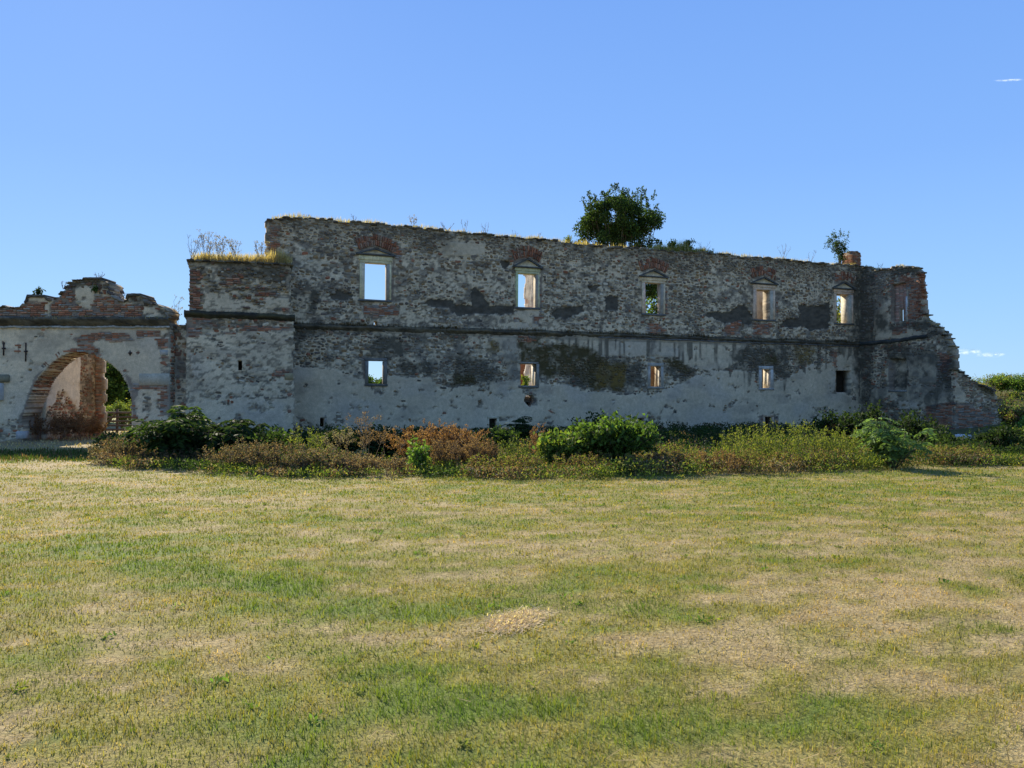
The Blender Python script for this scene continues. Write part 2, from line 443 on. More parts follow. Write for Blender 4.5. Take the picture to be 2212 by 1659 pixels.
WIN_L = [(795.5, 828.5, 780, 829), (1124, 1158.5, 786, 833), (1404.4, 1427.5, 791.2, 835), (1644.9, 1664, 798, 838), (1805.9, 1836.8, 800.6, 847.5)]
WIN_B = [(691, 700, 902.7, 922), (1056.4, 1073.7, 904, 930), (1377.4, 1391.3, 903.3, 926), (1652.2, 1668, 900.7, 926)]
def hole(pl, x0, x1, y0, y1):
    ym = (y0 + y1) / 2; xm = (x0 + x1) / 2
    return (pl.sz(x0, ym)[0], pl.sz(x1, ym)[0], pl.sz(xm, y1)[1], pl.sz(xm, y0)[1])
HU = [hole(FA, *w[:4]) for w in WIN_U]; HL = [hole(FA, *w) for w in WIN_L]; HB = [hole(FA, *w) for w in WIN_B]
H_small = [hole(FA, 808.5, 813.5, 695, 702.5)]
def widen(h, l, r, t=0): return (h[0] - l, h[1] + r, h[2], h[3] + t)
HUb = [widen(HU[0], .09, .12, .1), widen(HU[1], .06, .12, .1), widen(HU[2], .1, .16, .1), HU[3], HU[4]]
HLb = [widen(HL[0], .1, .14, .08), HL[1], HL[2], HL[3], HL[4]]
fa_holes = HUb + HLb + HB
plaster_low = [(600, 802), (640, 792), (715, 797), (733, 802), (760, 812), (781, 816), (800, 845), (840, 812), (880, 812), (931, 816), (935, 828), (979, 835), (1015, 831), (1098, 822), (1119, 822), (1126, 845), (1135, 858), (1150, 856), (1158, 846), (1171, 826), (1192, 831), (1223, 829), (1262, 845), (1293, 845), (1366, 849), (1396, 847), (1410, 858), (1430, 845), (1460, 833), (1491, 816), (1522, 804), (1564, 799), (1605, 801), (1632, 812), (1640, 845), (1672, 827), (1718, 810), (1743, 789), (1795, 785), (1803, 745), (1856, 748), (1856, 1000), (600, 1000)]
fa_spec = dict(
    plaster=[plaster_low, [(1212, 724), (1300, 726), (1620, 740), (1605, 778), (1540, 802), (1460, 782), (1420, 768), (1380, 772), (1330, 765), (1290, 768), (1250, 752), (1215, 745)],
             A4((690, 560), (800, 430), (1000, 400), (1190, 440), (1150, 540), (960, 560)), A4((1480, 1110), (1720, 1110), (1720, 1300), (1500, 1300)),
             A5((1100, 650), (1130, 560), (1160, 560), (1180, 650)), A5((1200, 170), (1500, 160), (1520, 420), (1340, 440), (1340, 260)), rect(1120, 1165, 668, 705)],
    bare=[A5((640, 690), (740, 690), (740, 740), (650, 740)), A5((850, 780), (885, 780), (885, 820), (850, 820)), A5((1540, 690), (1700, 740), (1690, 880), (1580, 880)), A2((895, 950), (975, 1000), (970, 1140), (890, 1140)),
          AC((1280, 960), (1430, 1050), (1470, 1140), (1280, 1150)), AC((1650, 1150), (1760, 1140), (1750, 1200), (1660, 1190)), AC((2080, 710), (2212, 710), (2212, 770), (2110, 760)), A5((0, 705), (130, 705), (90, 765), (0, 765)),
          AD((390, 990), (600, 990), (590, 1120), (400, 1120)), AD((1180, 520), (1210, 500), (1210, 760), (1180, 740)), AD((1300, 520), (1400, 680), (1400, 840), (1350, 840), (1300, 740)), AD((960, 920), (1100, 900), (1100, 1000), (980, 1000))],
    flk=[AB((1640, 960), (1760, 900), (1900, 950), (1850, 990), (1760, 1020), (1680, 1010)),
          A4((500, 1050), (600, 980), (820, 1000), (870, 1060), (1010, 1060), (1010, 900), (1080, 870), (1150, 950), (1200, 1070), (1420, 1060), (1460, 1050), (1460, 1140), (1300, 1170), (1100, 1150), (880, 1170), (780, 1100), (600, 1080)),
          A4((1840, 1160), (1900, 1100), (2100, 1080), (2170, 1060), (2180, 1130), (2000, 1200), (1900, 1200)),
          A1((280, 1090), (440, 1070), (340, 1150)), A1((1480, 1390), (1600, 1350), (1740, 1360), (1900, 1260), (2010, 1390), (1960, 1500), (1850, 1460), (1700, 1460), (1600, 1430)),
          A3((540, 950), (720, 950), (860, 920), (880, 1050), (870, 1180), (700, 1220), (560, 1180), (330, 1180), (420, 1080), (540, 1080)),
          A1((460, 1200), (600, 1190), (610, 1350), (470, 1330)), A4((1310, 600), (1400, 600), (1390, 690), (1330, 690)),
         ],
    dark=[A5((830, 330), (920, 330), (1100, 400), (1200, 420), (1350, 640), (1180, 640), (1060, 660), (840, 650)), A5((230, 430), (600, 440), (620, 600), (480, 560), (240, 540)),
          A5((0, 170), (300, 160), (400, 300), (300, 400), (0, 380)), A2((130, 480), (380, 460), (380, 720), (180, 700), (60, 650)), A2((680, 440), (860, 420), (900, 700), (680, 700)), A2((1110, 440), (1250, 430), (1420, 540), (1300, 640), (1110, 560)),
          AD((90, 340), (400, 260), (760, 260), (700, 440), (780, 540), (700, 600), (560, 560), (380, 560), (250, 500)),
          [(1846, 560), (1900, 560), (1900, 900), (1853, 880), (1850, 820), (1844, 700)],
          AC((1280, 60), (1500, 80), (1480, 140), (1290, 330)), AB((1440, 860), (1560, 900), (1500, 1130), (1440, 1150))],
    blue=[A5((1340, 200), (1520, 160), (1520, 620), (1380, 640)), A5((560, 420), (800, 420), (800, 540), (560, 560)), A5((400, 170), (540, 160), (520, 400), (400, 400)), A2((930, 210), (1000, 210), (1000, 420), (930, 420)), A5((1540, 690), (1740, 690), (1680, 770), (1560, 740)),
          AD((1480, 560), (1659, 600), (1659, 900), (1560, 940))],
    moss=[A5((1540, 190), (1720, 190), (1700, 450), (1540, 450)), A2((0, 220), (150, 260), (330, 320), (480, 440), (690, 440), (670, 720), (400, 730), (250, 640), (120, 560), (-100, 600), (-280, 560), (-290, 300)), A2((1060, 390), (1200, 390), (1420, 540), (1200, 520)),
          AD((420, 380), (580, 340), (580, 470), (420, 460)), A5((840, 560), (1060, 560), (1060, 660), (850, 650))],
    ochre=[A2((390, 460), (690, 450), (660, 700), (380, 700)), A5((1180, 220), (1310, 240), (1300, 330), (1180, 330)), AD((780, 270), (1000, 290), (960, 430), (780, 460))],
    brick=[AB((1920, 370), (2130, 350), (2300, 390), (2400, 480), (2380, 620), (2210, 520), (2120, 460), (1960, 520)),
           A4((1450, 480), (1690, 480), (1740, 600), (1740, 640), (1600, 570), (1460, 640)), A1((845, 860), (960, 820), (1100, 840), (1150, 890), (1090, 950), (965, 900), (850, 940)),
           A3((40, 590), (150, 565), (270, 590), (280, 680), (170, 650), (60, 690)), A3((905, 640), (1090, 635), (1090, 690), (1000, 700), (910, 740)),
           AB((1030, 230), (1130, 240), (1100, 330), (1060, 360), (1150, 430), (1090, 500), (1020, 510)), AB((2000, 1060), (2330, 1060), (2330, 1160), (2100, 1200), (1980, 1130)),
           A1((905, 1470), (1020, 1470), (1090, 1540), (1000, 1590), (900, 1570)), A1((1700, 1500), (1880, 1440), (1870, 1600), (1710, 1600)), A1((2010, 1470), (2200, 1470), (2160, 1590), (2010, 1590)),
           A4((1640, 1170), (1720, 1180), (1720, 1270), (1650, 1260)), A4((1460, 1180), (1510, 1180), (1500, 1230), (1465, 1230)), AC((1980, 380), (2020, 380), (2010, 620), (1980, 600)),
           AD((1150, 340), (1205, 300), (1205, 500), (1180, 500)), AD((410, 990), (445, 980), (445, 1080), (400, 1060)), AD((552, 1000), (590, 1010), (590, 1090), (552, 1080)),
           A5((1500, 160), (1690, 170), (1690, 230), (1530, 230)), rect(846, 850, 560, 650), rect(1166, 1171, 600, 690), rect(1437, 1441, 620, 680), rect(1674, 1680, 640, 680)],
    warp=11, flake=.72)
def fa_extra(m, S, Z, x, y):
    ys = 703 + (x - 640) * .0325
    top = np.interp(x, [p[0] for p in top_pts], [p[1] for p in top_pts])
    # lichen under the wall head, thinning downwards
    d = (y - top) + (fbm(S * .9, Z * .9, 4, 61) - .5) * 90
    m['dark'] = np.maximum(m['dark'], sstep(50, 6, d) * .62)
    m['plaster'] = m['plaster'] * ((y < 900) | (fbm(S * 1.2, Z * 1.2, 3, 71) < .66))
    # run-off streaks below the string course
    st = vnoise(x * .22, y * .012, 21); ln = 8 + 55 * vnoise(x * .12, y * 0, 22) * (1 + sstep(1560, 1600, x) * (x < 1720))
    on = (y > ys + 8) & (y < ys + 14 + ln) & (x > 1205) & (x < 1860)
    m['dark'] = np.maximum(m['dark'], on * sstep(.5, .72, st) * .85)
    m['dark'] = np.maximum(m['dark'], sstep(.60, .72, fbm(S * .45, Z * .7, 4, 63)) * (y > ys) * (m['plaster'] < .5) * .7)
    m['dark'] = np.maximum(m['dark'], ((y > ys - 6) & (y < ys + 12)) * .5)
fa_spec['extra'] = fa_extra
def fa_density(x, y, S, Z):
    ys = 703 + (x - 640) * .0325
    top = np.interp(x, [p[0] for p in top_pts], [p[1] for p in top_pts])
    t = (y - top) / (ys - top)
    return np.where(y < ys, .98 - .50 * t, .70)
fa_spec['density'] = fa_density
facade = empty('ruined_facade', (*FA.o, 0), FA.ang)
tag(facade, 'long two-storey ruined wall of rubble stone and flaking grey plaster with five pedimented windows', 'ruined wall')
s_end = 33.62
def fa_in(S, Z):
    e = s_left + (vnoise(Z * 4, Z * 0, 8) - .5) * .22
    return (S > e) & (S < s_end + .52) & (Z < fa_top(S))
def near(hs, m): return [(a - m, b + m, c - m, d + m) for a, b, c, d in hs]
def irr(cx, cy, r, sd):
    s, z = FA.sz(cx, cy); return s, z, r, sd
# the hole knocked through the plaster below the second lower window, and the small one at the string course
KH = [irr(1144, 864.5, .27, 4), irr(811, 699, .10, 5)]
def fa_in2(S, Z):
    K = fa_in(S, Z)
    for s, z, r, sd in KH:
        K &= np.hypot(S - s, (Z - z) * .9) > r * (.7 + .6 * vnoise(S * 6, Z * 6, sd))
    return K
wall_body(facade, 'wall', s_left - .3, s_end + 1.0, -.4, 10.6, .055, fa_in2,
          [v for h in fa_holes for v in h[:2]], [v for h in fa_holes for v in h[2:]], .6,
          lambda S, Z: relief(FA, fa_spec, S, Z), lambda S, Z: paint(FA, fa_spec, S, Z), holes=fa_holes)
frame_zone = [hole(FA, w[4], w[5], w[6], w[3] + 4) for w in WIN_U] + [hole(FA, w[4] - 1, w[5] + 1, w[8], w[6]) for w in WIN_U] + near(HL, .17) + near(HB, .14) + [(s - r, s + r, z - r, z + r) for s, z, r, _ in KH]
st, br = gen_masonry(FA, fa_spec, s_left, s_end + .1, 0.0, 10.2, lambda S, Z: fa_in(S, Z + .05), frame_zone, seed=11)
# fanned relieving arches of upright bricks over the pediments
for w in WIN_U:
    sa, za = FA.sz(w[7], w[8] - 3); half = (FA.sz(w[5], w[6])[0] - FA.sz(w[4], w[6])[0]) * .56
    for row in range(2):
        n = int(2 * half / .1)
        for i in range(n):
            u = (i + .5) / n * 2 - 1; rot = u * .38
            s = sa + u * half * (1 + row * .12); z = za + .14 - .28 * abs(u) ** 1.6 + row * .27 + .02 + RNG.normal(0, .012)
            if RNG.random() < (.12, .2, .16, .38, .55)[WIN_U.index(w)]: continue
            br.append((s, -.015, z, .075, .04 + RNG.uniform(0, .02), .25, -rot, BRICK_PAL[RNG.integers(5)] * RNG.uniform(.5, 1.0)))
place_pieces(facade, 'stone', st, 290, 'rubble'); place_pieces(facade, 'brick', br, 290, 'brickwork')
# ragged coping stones of the wall head
def coping(th, topf, s0, s1, thick, seed, inside=None, step=.22, pal=None, name='coping_rubble', big=None):
    rng = np.random.default_rng(seed); a = Acc(); s = s0
    while s < s1:
        z = float(topf(np.array([s]))[0])
        for y in np.arange(.02, thick, .3):
            V, f = STONES[rng.integers(12)]
            w, h, d = rng.uniform(.2, .42), rng.uniform(.06, .17), rng.uniform(.12, .2)
            c = (pal if pal is not None else STONE_PAL)[rng.integers(5)] * rng.uniform(.35, .8)
            a.add(V * (w, d, h) + np.array((s, y + .06 + rng.normal(0, .04), z + rng.uniform(-.08, .04))), f, c)
        s += step * rng.uniform(.7, 1.4)
    return tag(a.build(name, M_stuff, th), kind='stuff')
coping(facade, fa_top, s_left + .1, s_end + .8, .6, 21)
# string course: weathered moulding, broken and mossy
def moulding(th, pl, px_line, prof, seed, s0, s1, name='string_course', step=.09, breaks=.0, mat=None, c1=(.16, .13, .08), c2=(.075, .062, .042)):
    sz = sorted(pl.sz(*p) for p in px_line); S = np.arange(s0, s1 + step, step)
    Zc = np.interp(S, [a for a, _ in sz], [b for _, b in sz])
    P = np.array(prof); k = len(P); n = len(S)
    nz = (fbm(S * 2.5, S * 0, 4, seed) - .5); V = np.zeros((n, k, 3))
    V[:, :, 0] = S[:, None]
    broke = 1 - breaks * (fbm(S * .8, S * 0 + 9, 3, seed + 1) > .55)
    V[:, :, 1] = P[None, :, 0] * (1 + nz[:, None] * .9) * broke[:, None] + RNG.normal(0, .009, (n, k))
    V[:, :, 2] = Zc[:, None] + P[None, :, 1] + nz[:, None] * .07 + RNG.normal(0, .010, (n, k))
    V[:, 0, 1] = .05; V[:, -1, 1] = .05
    i = np.arange(n - 1)[:, None] * k + np.arange(k - 1)[None, :]
    f = np.stack([i, i + 1, i + k + 1, i + k], -1).reshape(-1, 4)
    t = fbm(np.repeat(S * 1.5, k), np.tile(np.arange(k) * .4, n), 4, seed + 2)
    c = mix(np.broadcast_to(np.array(c1), (n * k, 3)), c2, sstep(.35, .65, t)); c = c * RNG.uniform(.75, 1.25, (n * k, 1))
    return obj(name, mesh_np(name, V.reshape(-1, 3), [f], mat or M_stuff, c), th)
PROF = [(.05, .12), (-.03, .11), (-.12, .05), (-.15, -.01), (-.12, -.06), (-.05, -.1), (-.03, -.16), (.05, -.17)]
moulding(facade, FA, [(560, 699), (640, 703), (900, 711), (1160, 718), (1500, 730), (1860, 743)], PROF, 31, s_left, s_end, breaks=.5)
moulding(facade, FA, [(560, 704), (640, 708), (900, 716), (1160, 723), (1500, 735), (1860, 748)], [(.05, .03), (-.06, .02), (-.07, -.05), (.05, -.06)], 33, 15.5, s_end, name='string_course', c1=(.17, .165, .15), c2=(.09, .085, .075))
# dark patch ledges: thick flakes of slate-grey render standing proud
def flake(th, pl, poly, y0, y1, col, seed, name='render_flake'):
    pts = [pl.sz(*p) for p in poly]; rng = np.random.default_rng(seed); P = []
    for i in range(len(pts)):
        a, b = pts[i], pts[(i + 1) % len(pts)]; n = max(2, int(math.hypot(b[0] - a[0], b[1] - a[1]) / .16))
        for k in range(n):
            t = k / n; P.append((a[0] + (b[0] - a[0]) * t + rng.normal(0, .05), a[1] + (b[1] - a[1]) * t + rng.normal(0, .05)))
    a = Acc(); a.prism(P, y0, y1, col)
    return a.build(name, M_stuff, th)

# window surrounds
LIME = (.78, .65, .42)
def surround(th, pl, w, ped=True, dep=.28, col=LIME, rdep=.28):
    x0, x1, y0, y1, ox0, ox1, oy, ax, ay = w; col = [c * RNG.uniform(.8, 1.05) for c in col]
    a, b, zb, zt = hole(pl, x0, x1, y0, y1); oa, ob, _, _ = hole(pl, ox0, ox1, y0, y1)
    xm = (x0 + x1) / 2; zl = pl.sz(xm, oy)[1]
    A = Acc()
    A.box(oa - .03, ob + .03, -.07, dep, zt + .13, zl, col, .011, bev=.016); A.box(oa + .02, ob - .02, -.045, dep, zt, zt + .13, [c * .92 for c in col], .004, bev=.01)
    top = A.build('window_surround', M_lime, th)
    for s0, s1 in ((oa + .02, a), (b, ob - .02)):
        A = Acc(); A.box(s0, s1, -.045, dep if s0 != b else rdep, zb, zt - .002, ([c * RNG.uniform(.78, 1.05) for c in col] if s0 != b else (.48, .43, .33)) if (s0 != b or rdep > .3) else (.36, .32, .25), .009, bev=.014)
        A.box(s0 + (0 if s0 == b else .0), s0 + (s1 - s0) * .38 if s0 != b else s1, -.06, .05, zb + .02, zt - .01, [c * .93 for c in col], .003, bev=.008) if s0 != b else A.box(s0 + (s1 - s0) * .62, s1, -.06, .05, zb + .02, zt - .01, [c * .93 for c in col], .003, bev=.008)
        A.build('jamb', M_lime, top)
    A = Acc(); A.box(oa - .02, ob + .02, -.09, dep, zb - .10, zb - .002, (.15, .145, .13), .008, bev=.015); A.build('sill', M_lime, top)
    if ped:
        sa, za = pl.sz(ax, ay); zc = zl + .003
        w2 = (ob - oa) / 2 + .17; sm = (oa + ob) / 2
        A = Acc(); A.prism([(sm - w2 + .14, zc + .075), (sm + w2 - .14, zc + .075), (sm, za - .1)], -.03, dep * .6, (.62, .52, .35)); A.build('tympanum', M_lime, top)
        A = Acc(); A.box(sm - w2, sm + w2, -.17, dep * .6, zc, zc + .07, (.12, .11, .09), .01, bev=.015); A.build('cornice', M_lime, top)
        for sg in (-1, 1):
            A = Acc()
            A.prism([(sm + sg * w2, zc + .073), (sm + sg * (w2 - .16), zc + .073), (sm, za - .10), (sm, za)][::sg], -.16, dep * .6, (.11, .10, .08))
            A.build('raking_cornice', M_lime, top)
    return top
for i, w in enumerate(WIN_U): surround(facade, FA, w, rdep=.595 if i > 2 else .28)
GREY = (.42, .38, .31)
for i, (w, f) in enumerate(zip(WIN_L, [(.16, .14, (.20, .185, .155)), (.0, .10, (.28, .25, .20)), (.15, .17, GREY), (.2, .2, (.52, .48, .41)), None])):
    a, b, zb, zt = HL[i]
    if f is None: continue
    wl_, wt, c = f
    A = Acc(); A.box(a - max(wl_, .05), b + max(wl_, .1), -.05, .3, zt, zt + wt, c, .008, bev=.015); top = A.build('window_surround', M_lime, facade)
    if wl_:
        A = Acc(); A.box(a - wl_, a, -.045, .3, zb, zt - .002, c, .008, bev=.012); A.build('jamb', M_lime, top)
    cr = [c, (.58, .53, .43), (.34, .26, .17), (.52, .46, .34)][i]
    A = Acc(); A.box(b, b + max(wl_, .14), -.045, .3, zb, zt - .002, c, .006, bev=.01); A.build('jamb', M_lime, top)
    if i: A = Acc(); A.box(b - .012, b + .08, .305, .598, zb, zt, cr, .004); A.build('reveal', M_lime, top)
    A = Acc(); A.box(a - max(wl_, .1) - .02, b + max(wl_, .1) + .02, -.07, .3, zb - .12, zb - .002, [k * .75 for k in c], .01, bev=.015); A.build('sill', M_lime, top)
for i, c in enumerate([(.34, .29, .21), (.56, .46, .30), (.46, .34, .22), (.50, .35, .22)]):
    a, b, zb, zt = HB[i]; t = .11
    A = Acc(); A.box(a - t, b + t, -.03, .3, zt, zt + .13, c, .006, bev=.01); top = A.build('window_surround', M_lime, facade)
    for s0, s1 in ((a - t, a), (b, b + t)):
        A = Acc(); A.box(s0, s1, -.028, .3, zb - .1, zt - .002, c, .006, bev=.01); A.build('jamb', M_lime, top)
    if i == 2:
        A = Acc()
        for k in range(4): A.box(a + .02, b - .02, .06, .1, zb + .05 + k * .09, zb + .11 + k * .09, (.2, .16, .13), .004)
        A.build('shutter_board', M_stuff, top)

# ================================================================== BUTTRESS TOWER (left of the facade)
TW = Plane(*((lambda a, t: (a * t, t))((403 - CX) / F, 31.2)), .93, .33)
tw_top = interp_top(TW, [(395, 559), (405, 559), (450, 562), (520, 565), (600, 569), (640, 571)], .03)
s_r1 = TW.sz(635, 800)[0]; s_r0 = TW.sz(627.5, 620)[0]; z_sc = TW.sz(500, 681)[1]
tw_spec = dict(
    plaster=[AB((330, 900), (560, 920), (700, 1000), (1000, 1090), (1000, 1130), (330, 1120)), AB((960, 970), (1230, 990), (1230, 1080), (1000, 1090)), AC((170, 180), (1270, 60), (1280, 1300), (-50, 1300), (210, 760), (230, 560), (160, 330))],
    bare=[AC((650, 540), (960, 560), (1270, 520), (1270, 600), (1000, 660), (800, 680), (640, 610)), AC((740, 60), (1270, 40), (1270, 120), (760, 110)), AC((920, 700), (1010, 700), (1000, 745), (940, 740)), AC((350, 740), (520, 760), (480, 840), (340, 820))],
    brick=[AB((180, 680), (290, 700), (350, 780), (240, 850), (330, 930), (300, 1110), (180, 1120)), AB((160, 1180), (420, 1180), (430, 1260), (240, 1290), (300, 1340), (240, 1400), (160, 1400)), AB((590, 780), (740, 760), (740, 840), (490, 870)), AB((840, 870), (1000, 870), (1000, 895), (840, 890)),
           AB((870, 920), (1140, 930), (1130, 960), (880, 970)), AB((1120, 1090), (1235, 1090), (1240, 1140), (1140, 1130)), AB((1090, 1215), (1265, 1215), (1265, 1240), (1100, 1240)), AC((1040, 545), (1270, 505), (1270, 590), (1060, 590)), AC((540, 120), (700, 130), (700, 150), (540, 150)), AC((160, 60), (300, 130), (290, 180), (160, 180)), AB((790, 1080), (830, 1080), (830, 1115), (790, 1115)), AB((730, 1280), (1265, 1290), (1265, 1330), (740, 1330))],
    dark=[AB((190, 560), (1230, 610), (1230, 800), (1060, 850), (1040, 780), (740, 740), (720, 690), (430, 650), (200, 660))],
    warp=9, flake=.63, ptint=1.06, mtint=.95, density=lambda x, y, S, Z: .72 + 0 * x, pbrick=.2, mott=.8)
def tw_extra(m, S, Z, x, y):
    for (yb, x0, x1, sd, th_) in ((855, 590, 620, 3, .9), (857, 500, 628, 4, 1.6), (791, 440, 470, 6, .8)):
        line = yb + (fbm(x * .06, x * 0, 3, sd) - .5) * 22
        m['dark'] = np.maximum(m['dark'], (abs(y - line) < th_) & (x > x0) & (x < x1) & (fbm(x * .05, x * 0, 2, sd + 4) > .4))
    f = (y > 575) & (y < 860) & (fbm(S * 5.0, Z * 11, 3, 91) > .575 + .1 * sstep(790, 870, y))
    m['dark'] = np.maximum(m['dark'], f * .7)
tw_spec['extra'] = tw_extra
tower = empty('buttress_tower', (*TW.o, 0), TW.ang)
tag(tower, 'square pale plastered buttress with brick corner showing and dry grass on its flat top', 'buttress')
H_slit = [hole(TW, 514.7, 523, 779, 800)]
def tw_in(S, Z): return (S > -.05 * (Z < z_sc) + .07 * (Z >= z_sc) + (vnoise(Z * 8, Z * 0, 5) - .5) * .07) & (S < np.where(Z > z_sc, s_r0, s_r1) + (vnoise(Z * 8, Z * 0, 6) - .5) * .03) & (Z < tw_top(S))
wall_body(tower, 'wall', -.2, s_r1 + .1, -.4, 8.0, .055, tw_in, [v for h in H_slit for v in h[:2]], [v for h in H_slit for v in h[2:]], 2.9,
          lambda S, Z: relief(TW, tw_spec, S, Z) * .7 + (Z > z_sc) * .05, lambda S, Z: paint(TW, tw_spec, S, Z), holes=H_slit)
st, br = gen_masonry(TW, tw_spec, 0.05, s_r1 - .1, 0.0, 7.6, lambda S, Z: tw_in(S, Z + .06) & (S < np.where(Z > z_sc, s_r0, s_r1) - .12), near(H_slit, .06), yoff=.01, seed=12)
place_pieces(tower, 'stone', st, 290); place_pieces(tower, 'brick', br, 290, 'brickwork')
moulding(tower, TW, [(395, 676), (405, 677), (520, 680), (632, 686)], PROF, 35, -.12, s_r0 + .14, c1=(.07, .06, .03), c2=(.04, .035, .025))
a, b, c, d = H_slit[0]
A = Acc(); A.box(a - .1, b + .1, .9, 1.1, c - .1, d + .1, (.06, .05, .045)); A.build('recess_back', M_stuff, tower)
A = Acc()
for yy in np.arange(.12, 2.9, .35):
    for ss in np.arange(.1, s_r0, .3):
        V, f = STONES[RNG.integers(12)]; A.add(V * (.34, .2, .12) + np.array((ss, yy, float(tw_top(np.array([ss]))[0]) - .03)), f, STONE_PAL[RNG.integers(5)] * .45)
tag(A.build('coping_rubble', M_stuff, tower), kind='stuff')
# pale dressed quoin
A = Acc(); q0, qz = TW.sz(614.5, 820); q1, qz2 = TW.sz(633, 806)
A.box(q0, q1, -.035, .2, qz, qz2, (.34, .27, .15), .01, bev=.015); A.build('quoin_stone', M_stuff, tower)
# ================================================================== GATE WALL (far left)
GW = Plane((-60 - CX) / F * 31.0, 31.0, 1, 0.0)
GWL = GW.sz(-60, 800)[0]
gx = lambda x: GW.sz(x, 700)[0]
gable = AG((-400, 500), (-60, 490), (0, 490), (20, 475), (60, 490), (130, 490), (160, 460), (175, 430), (175, 412), (240, 410), (300, 412), (310, 440), (340, 440), (390, 410), (430, 370), (440, 335), (480, 305), (550, 300), (560, 288), (630, 288), (700, 310), (735, 335), (728, 375), (740, 400), (780, 440), (830, 450), (855, 435), (850, 400), (890, 396), (940, 402), (968, 425), (970, 460), (1050, 465), (1100, 490), (1130, 520), (1115, 560), (1118, 600))
gsz = [GW.sz(*p) for p in gable]
garch_px = AG((165, 1420), (150, 1240), (200, 1100), (240, 1000), (290, 930), (350, 868), (420, 820), (480, 795), (560, 790), (640, 810), (690, 836), (760, 880), (820, 940), (860, 1000), (885, 1080), (892, 1200), (895, 1420))
gasz = [GW.sz(*p) for p in garch_px]
gasz[0] = (gasz[0][0], -1.0); gasz[-1] = (gasz[-1][0], -1.0)
g_right = gx(366.5); z_corn = GW.sz(150, 697)[1]
def g_in(S, Z):
    w = .05
    Sw = S + (vnoise(S * 5, Z * 5, 3) - .5) * w * 2; Zw = Z + (vnoise(S * 5, Z * 5, 4) - .5) * w * 2
    up = pip(gsz + [(gsz[-1][0], z_corn - .1), (gsz[0][0], z_corn - .1)], Sw, Zw)
    low = (Z < z_corn) & (S < g_right + (vnoise(Z * 7, Z * 0, 6) - .5) * .06)
    return (up | low) & ~pip(gasz, Sw * .5 + S * .5, Zw * .5 + Z * .5)
H_g = [hole(GW, *[AG((a, b))[0][i] for (a, b, i) in ((193, 0, 0), (217, 0, 0), (0, 908, 1), (0, 924, 1))])]
g_spec = dict(
    plaster=[AG((-400, 615), (1145, 615), (1145, 1250), (-400, 1300)), AG((505, 350), (620, 350), (620, 420), (600, 500), (540, 490), (500, 420)), AG((300, 440), (330, 440), (330, 540), (300, 550)), AG((950, 470), (1110, 490), (1110, 575), (960, 570)), AG((510, 530), (590, 530), (590, 555), (510, 555)), AG((170, 430), (300, 420), (300, 450), (180, 460))],
    bare=[AG((960, 1075), (1015, 1075), (1020, 1190), (960, 1190)), AG((60, 1250), (300, 1240), (300, 1440), (60, 1440)), AG((-100, 1290), (60, 1320), (60, 1440), (-100, 1440)), AG((1090, 790), (1145, 830), (1145, 930), (1090, 930))],
    brick=[AG((-400, 500), (170, 470), (180, 560), (-400, 570)), AG((180, 440), (300, 450), (290, 560), (140, 565)), AG((330, 470), (500, 320), (500, 480), (620, 510), (620, 400), (740, 420), (830, 470), (945, 470), (945, 570), (600, 560), (330, 560)),
           AG((500, 700), (690, 655), (860, 665), (910, 715), (760, 725), (690, 715), (620, 730), (690, 820), (560, 790), (530, 740)), AG((920, 650), (1090, 650), (1090, 690), (930, 700)), AG((1050, 700), (1145, 700), (1145, 770), (1070, 770)), AG((1080, 820), (1140, 820), (1140, 835), (1080, 835)), AG((930, 1015), (1145, 1015), (1145, 1060), (1080, 1050), (930, 1040)),
           AG((1080, 1060), (1150, 1060), (1150, 1220), (1080, 1220)), AG((150, 1240), (200, 1100), (240, 1000), (280, 930), (300, 900), (240, 960), (200, 1060), (160, 1180), (130, 1250)), AG((880, 1000), (930, 1010), (930, 1090), (905, 1120), (930, 1250), (895, 1250)), AG((860, 940), (890, 980), (880, 1040), (850, 960)), AG((170, 1310), (260, 1290), (260, 1420), (170, 1420)), AG((120, 740), (135, 740), (140, 800), (122, 800)), AG((440, 790), (480, 770), (580, 760), (640, 800), (700, 840), (560, 800))],
    dark=[AG((-400, 560), (1130, 565), (1170, 615), (-400, 612)), AG((430, 340), (560, 290), (735, 330), (720, 370), (560, 340), (450, 380)), AG((850, 395), (970, 420), (1090, 480), (1060, 500), (950, 450), (850, 440)), AG((1050, 470), (1130, 510), (1110, 560), (1060, 540))],
    warp=9, flake=.715, ptint=1.12, density=lambda x, y, S, Z: .9 + 0 * x, pbrick=.3)
gate = empty('gate_wall', (*GW.o, 0), GW.ang)
tag(gate, 'plastered courtyard gate wall with round arch opening and curved brick gable above', 'gateway')
# left end continues outside the frame
g_s0 = gx(-420)
wall_body(gate, 'wall', g_s0, g_right + .15, -.4, 7.2, .055, g_in, [v for h in H_g for v in h[:2]], [v for h in H_g for v in h[2:]], 1.15,
          lambda S, Z: relief(GW, g_spec, S, Z) * .8 + (Z > z_corn) * .12, lambda S, Z: paint(GW, g_spec, S, Z), holes=H_g)
st, br = gen_masonry(GW, g_spec, g_s0, g_right - .02, 0.0, 6.9, lambda S, Z: g_in(S, Z + .05) & g_in(S + .1, Z) & g_in(S - .1, Z), near(H_g, .04), seed=13, yoff=.01)
br = [(p[0], p[1] + (.10 if p[2] > z_corn else 0), *p[2:]) for p in br]; st = [(p[0], p[1] + (.10 if p[2] > z_corn else 0), *p[2:]) for p in st]
vis = [p for p in br if p[0] > gx(-5)]; hid = [p for p in br if p[0] <= gx(-5)]
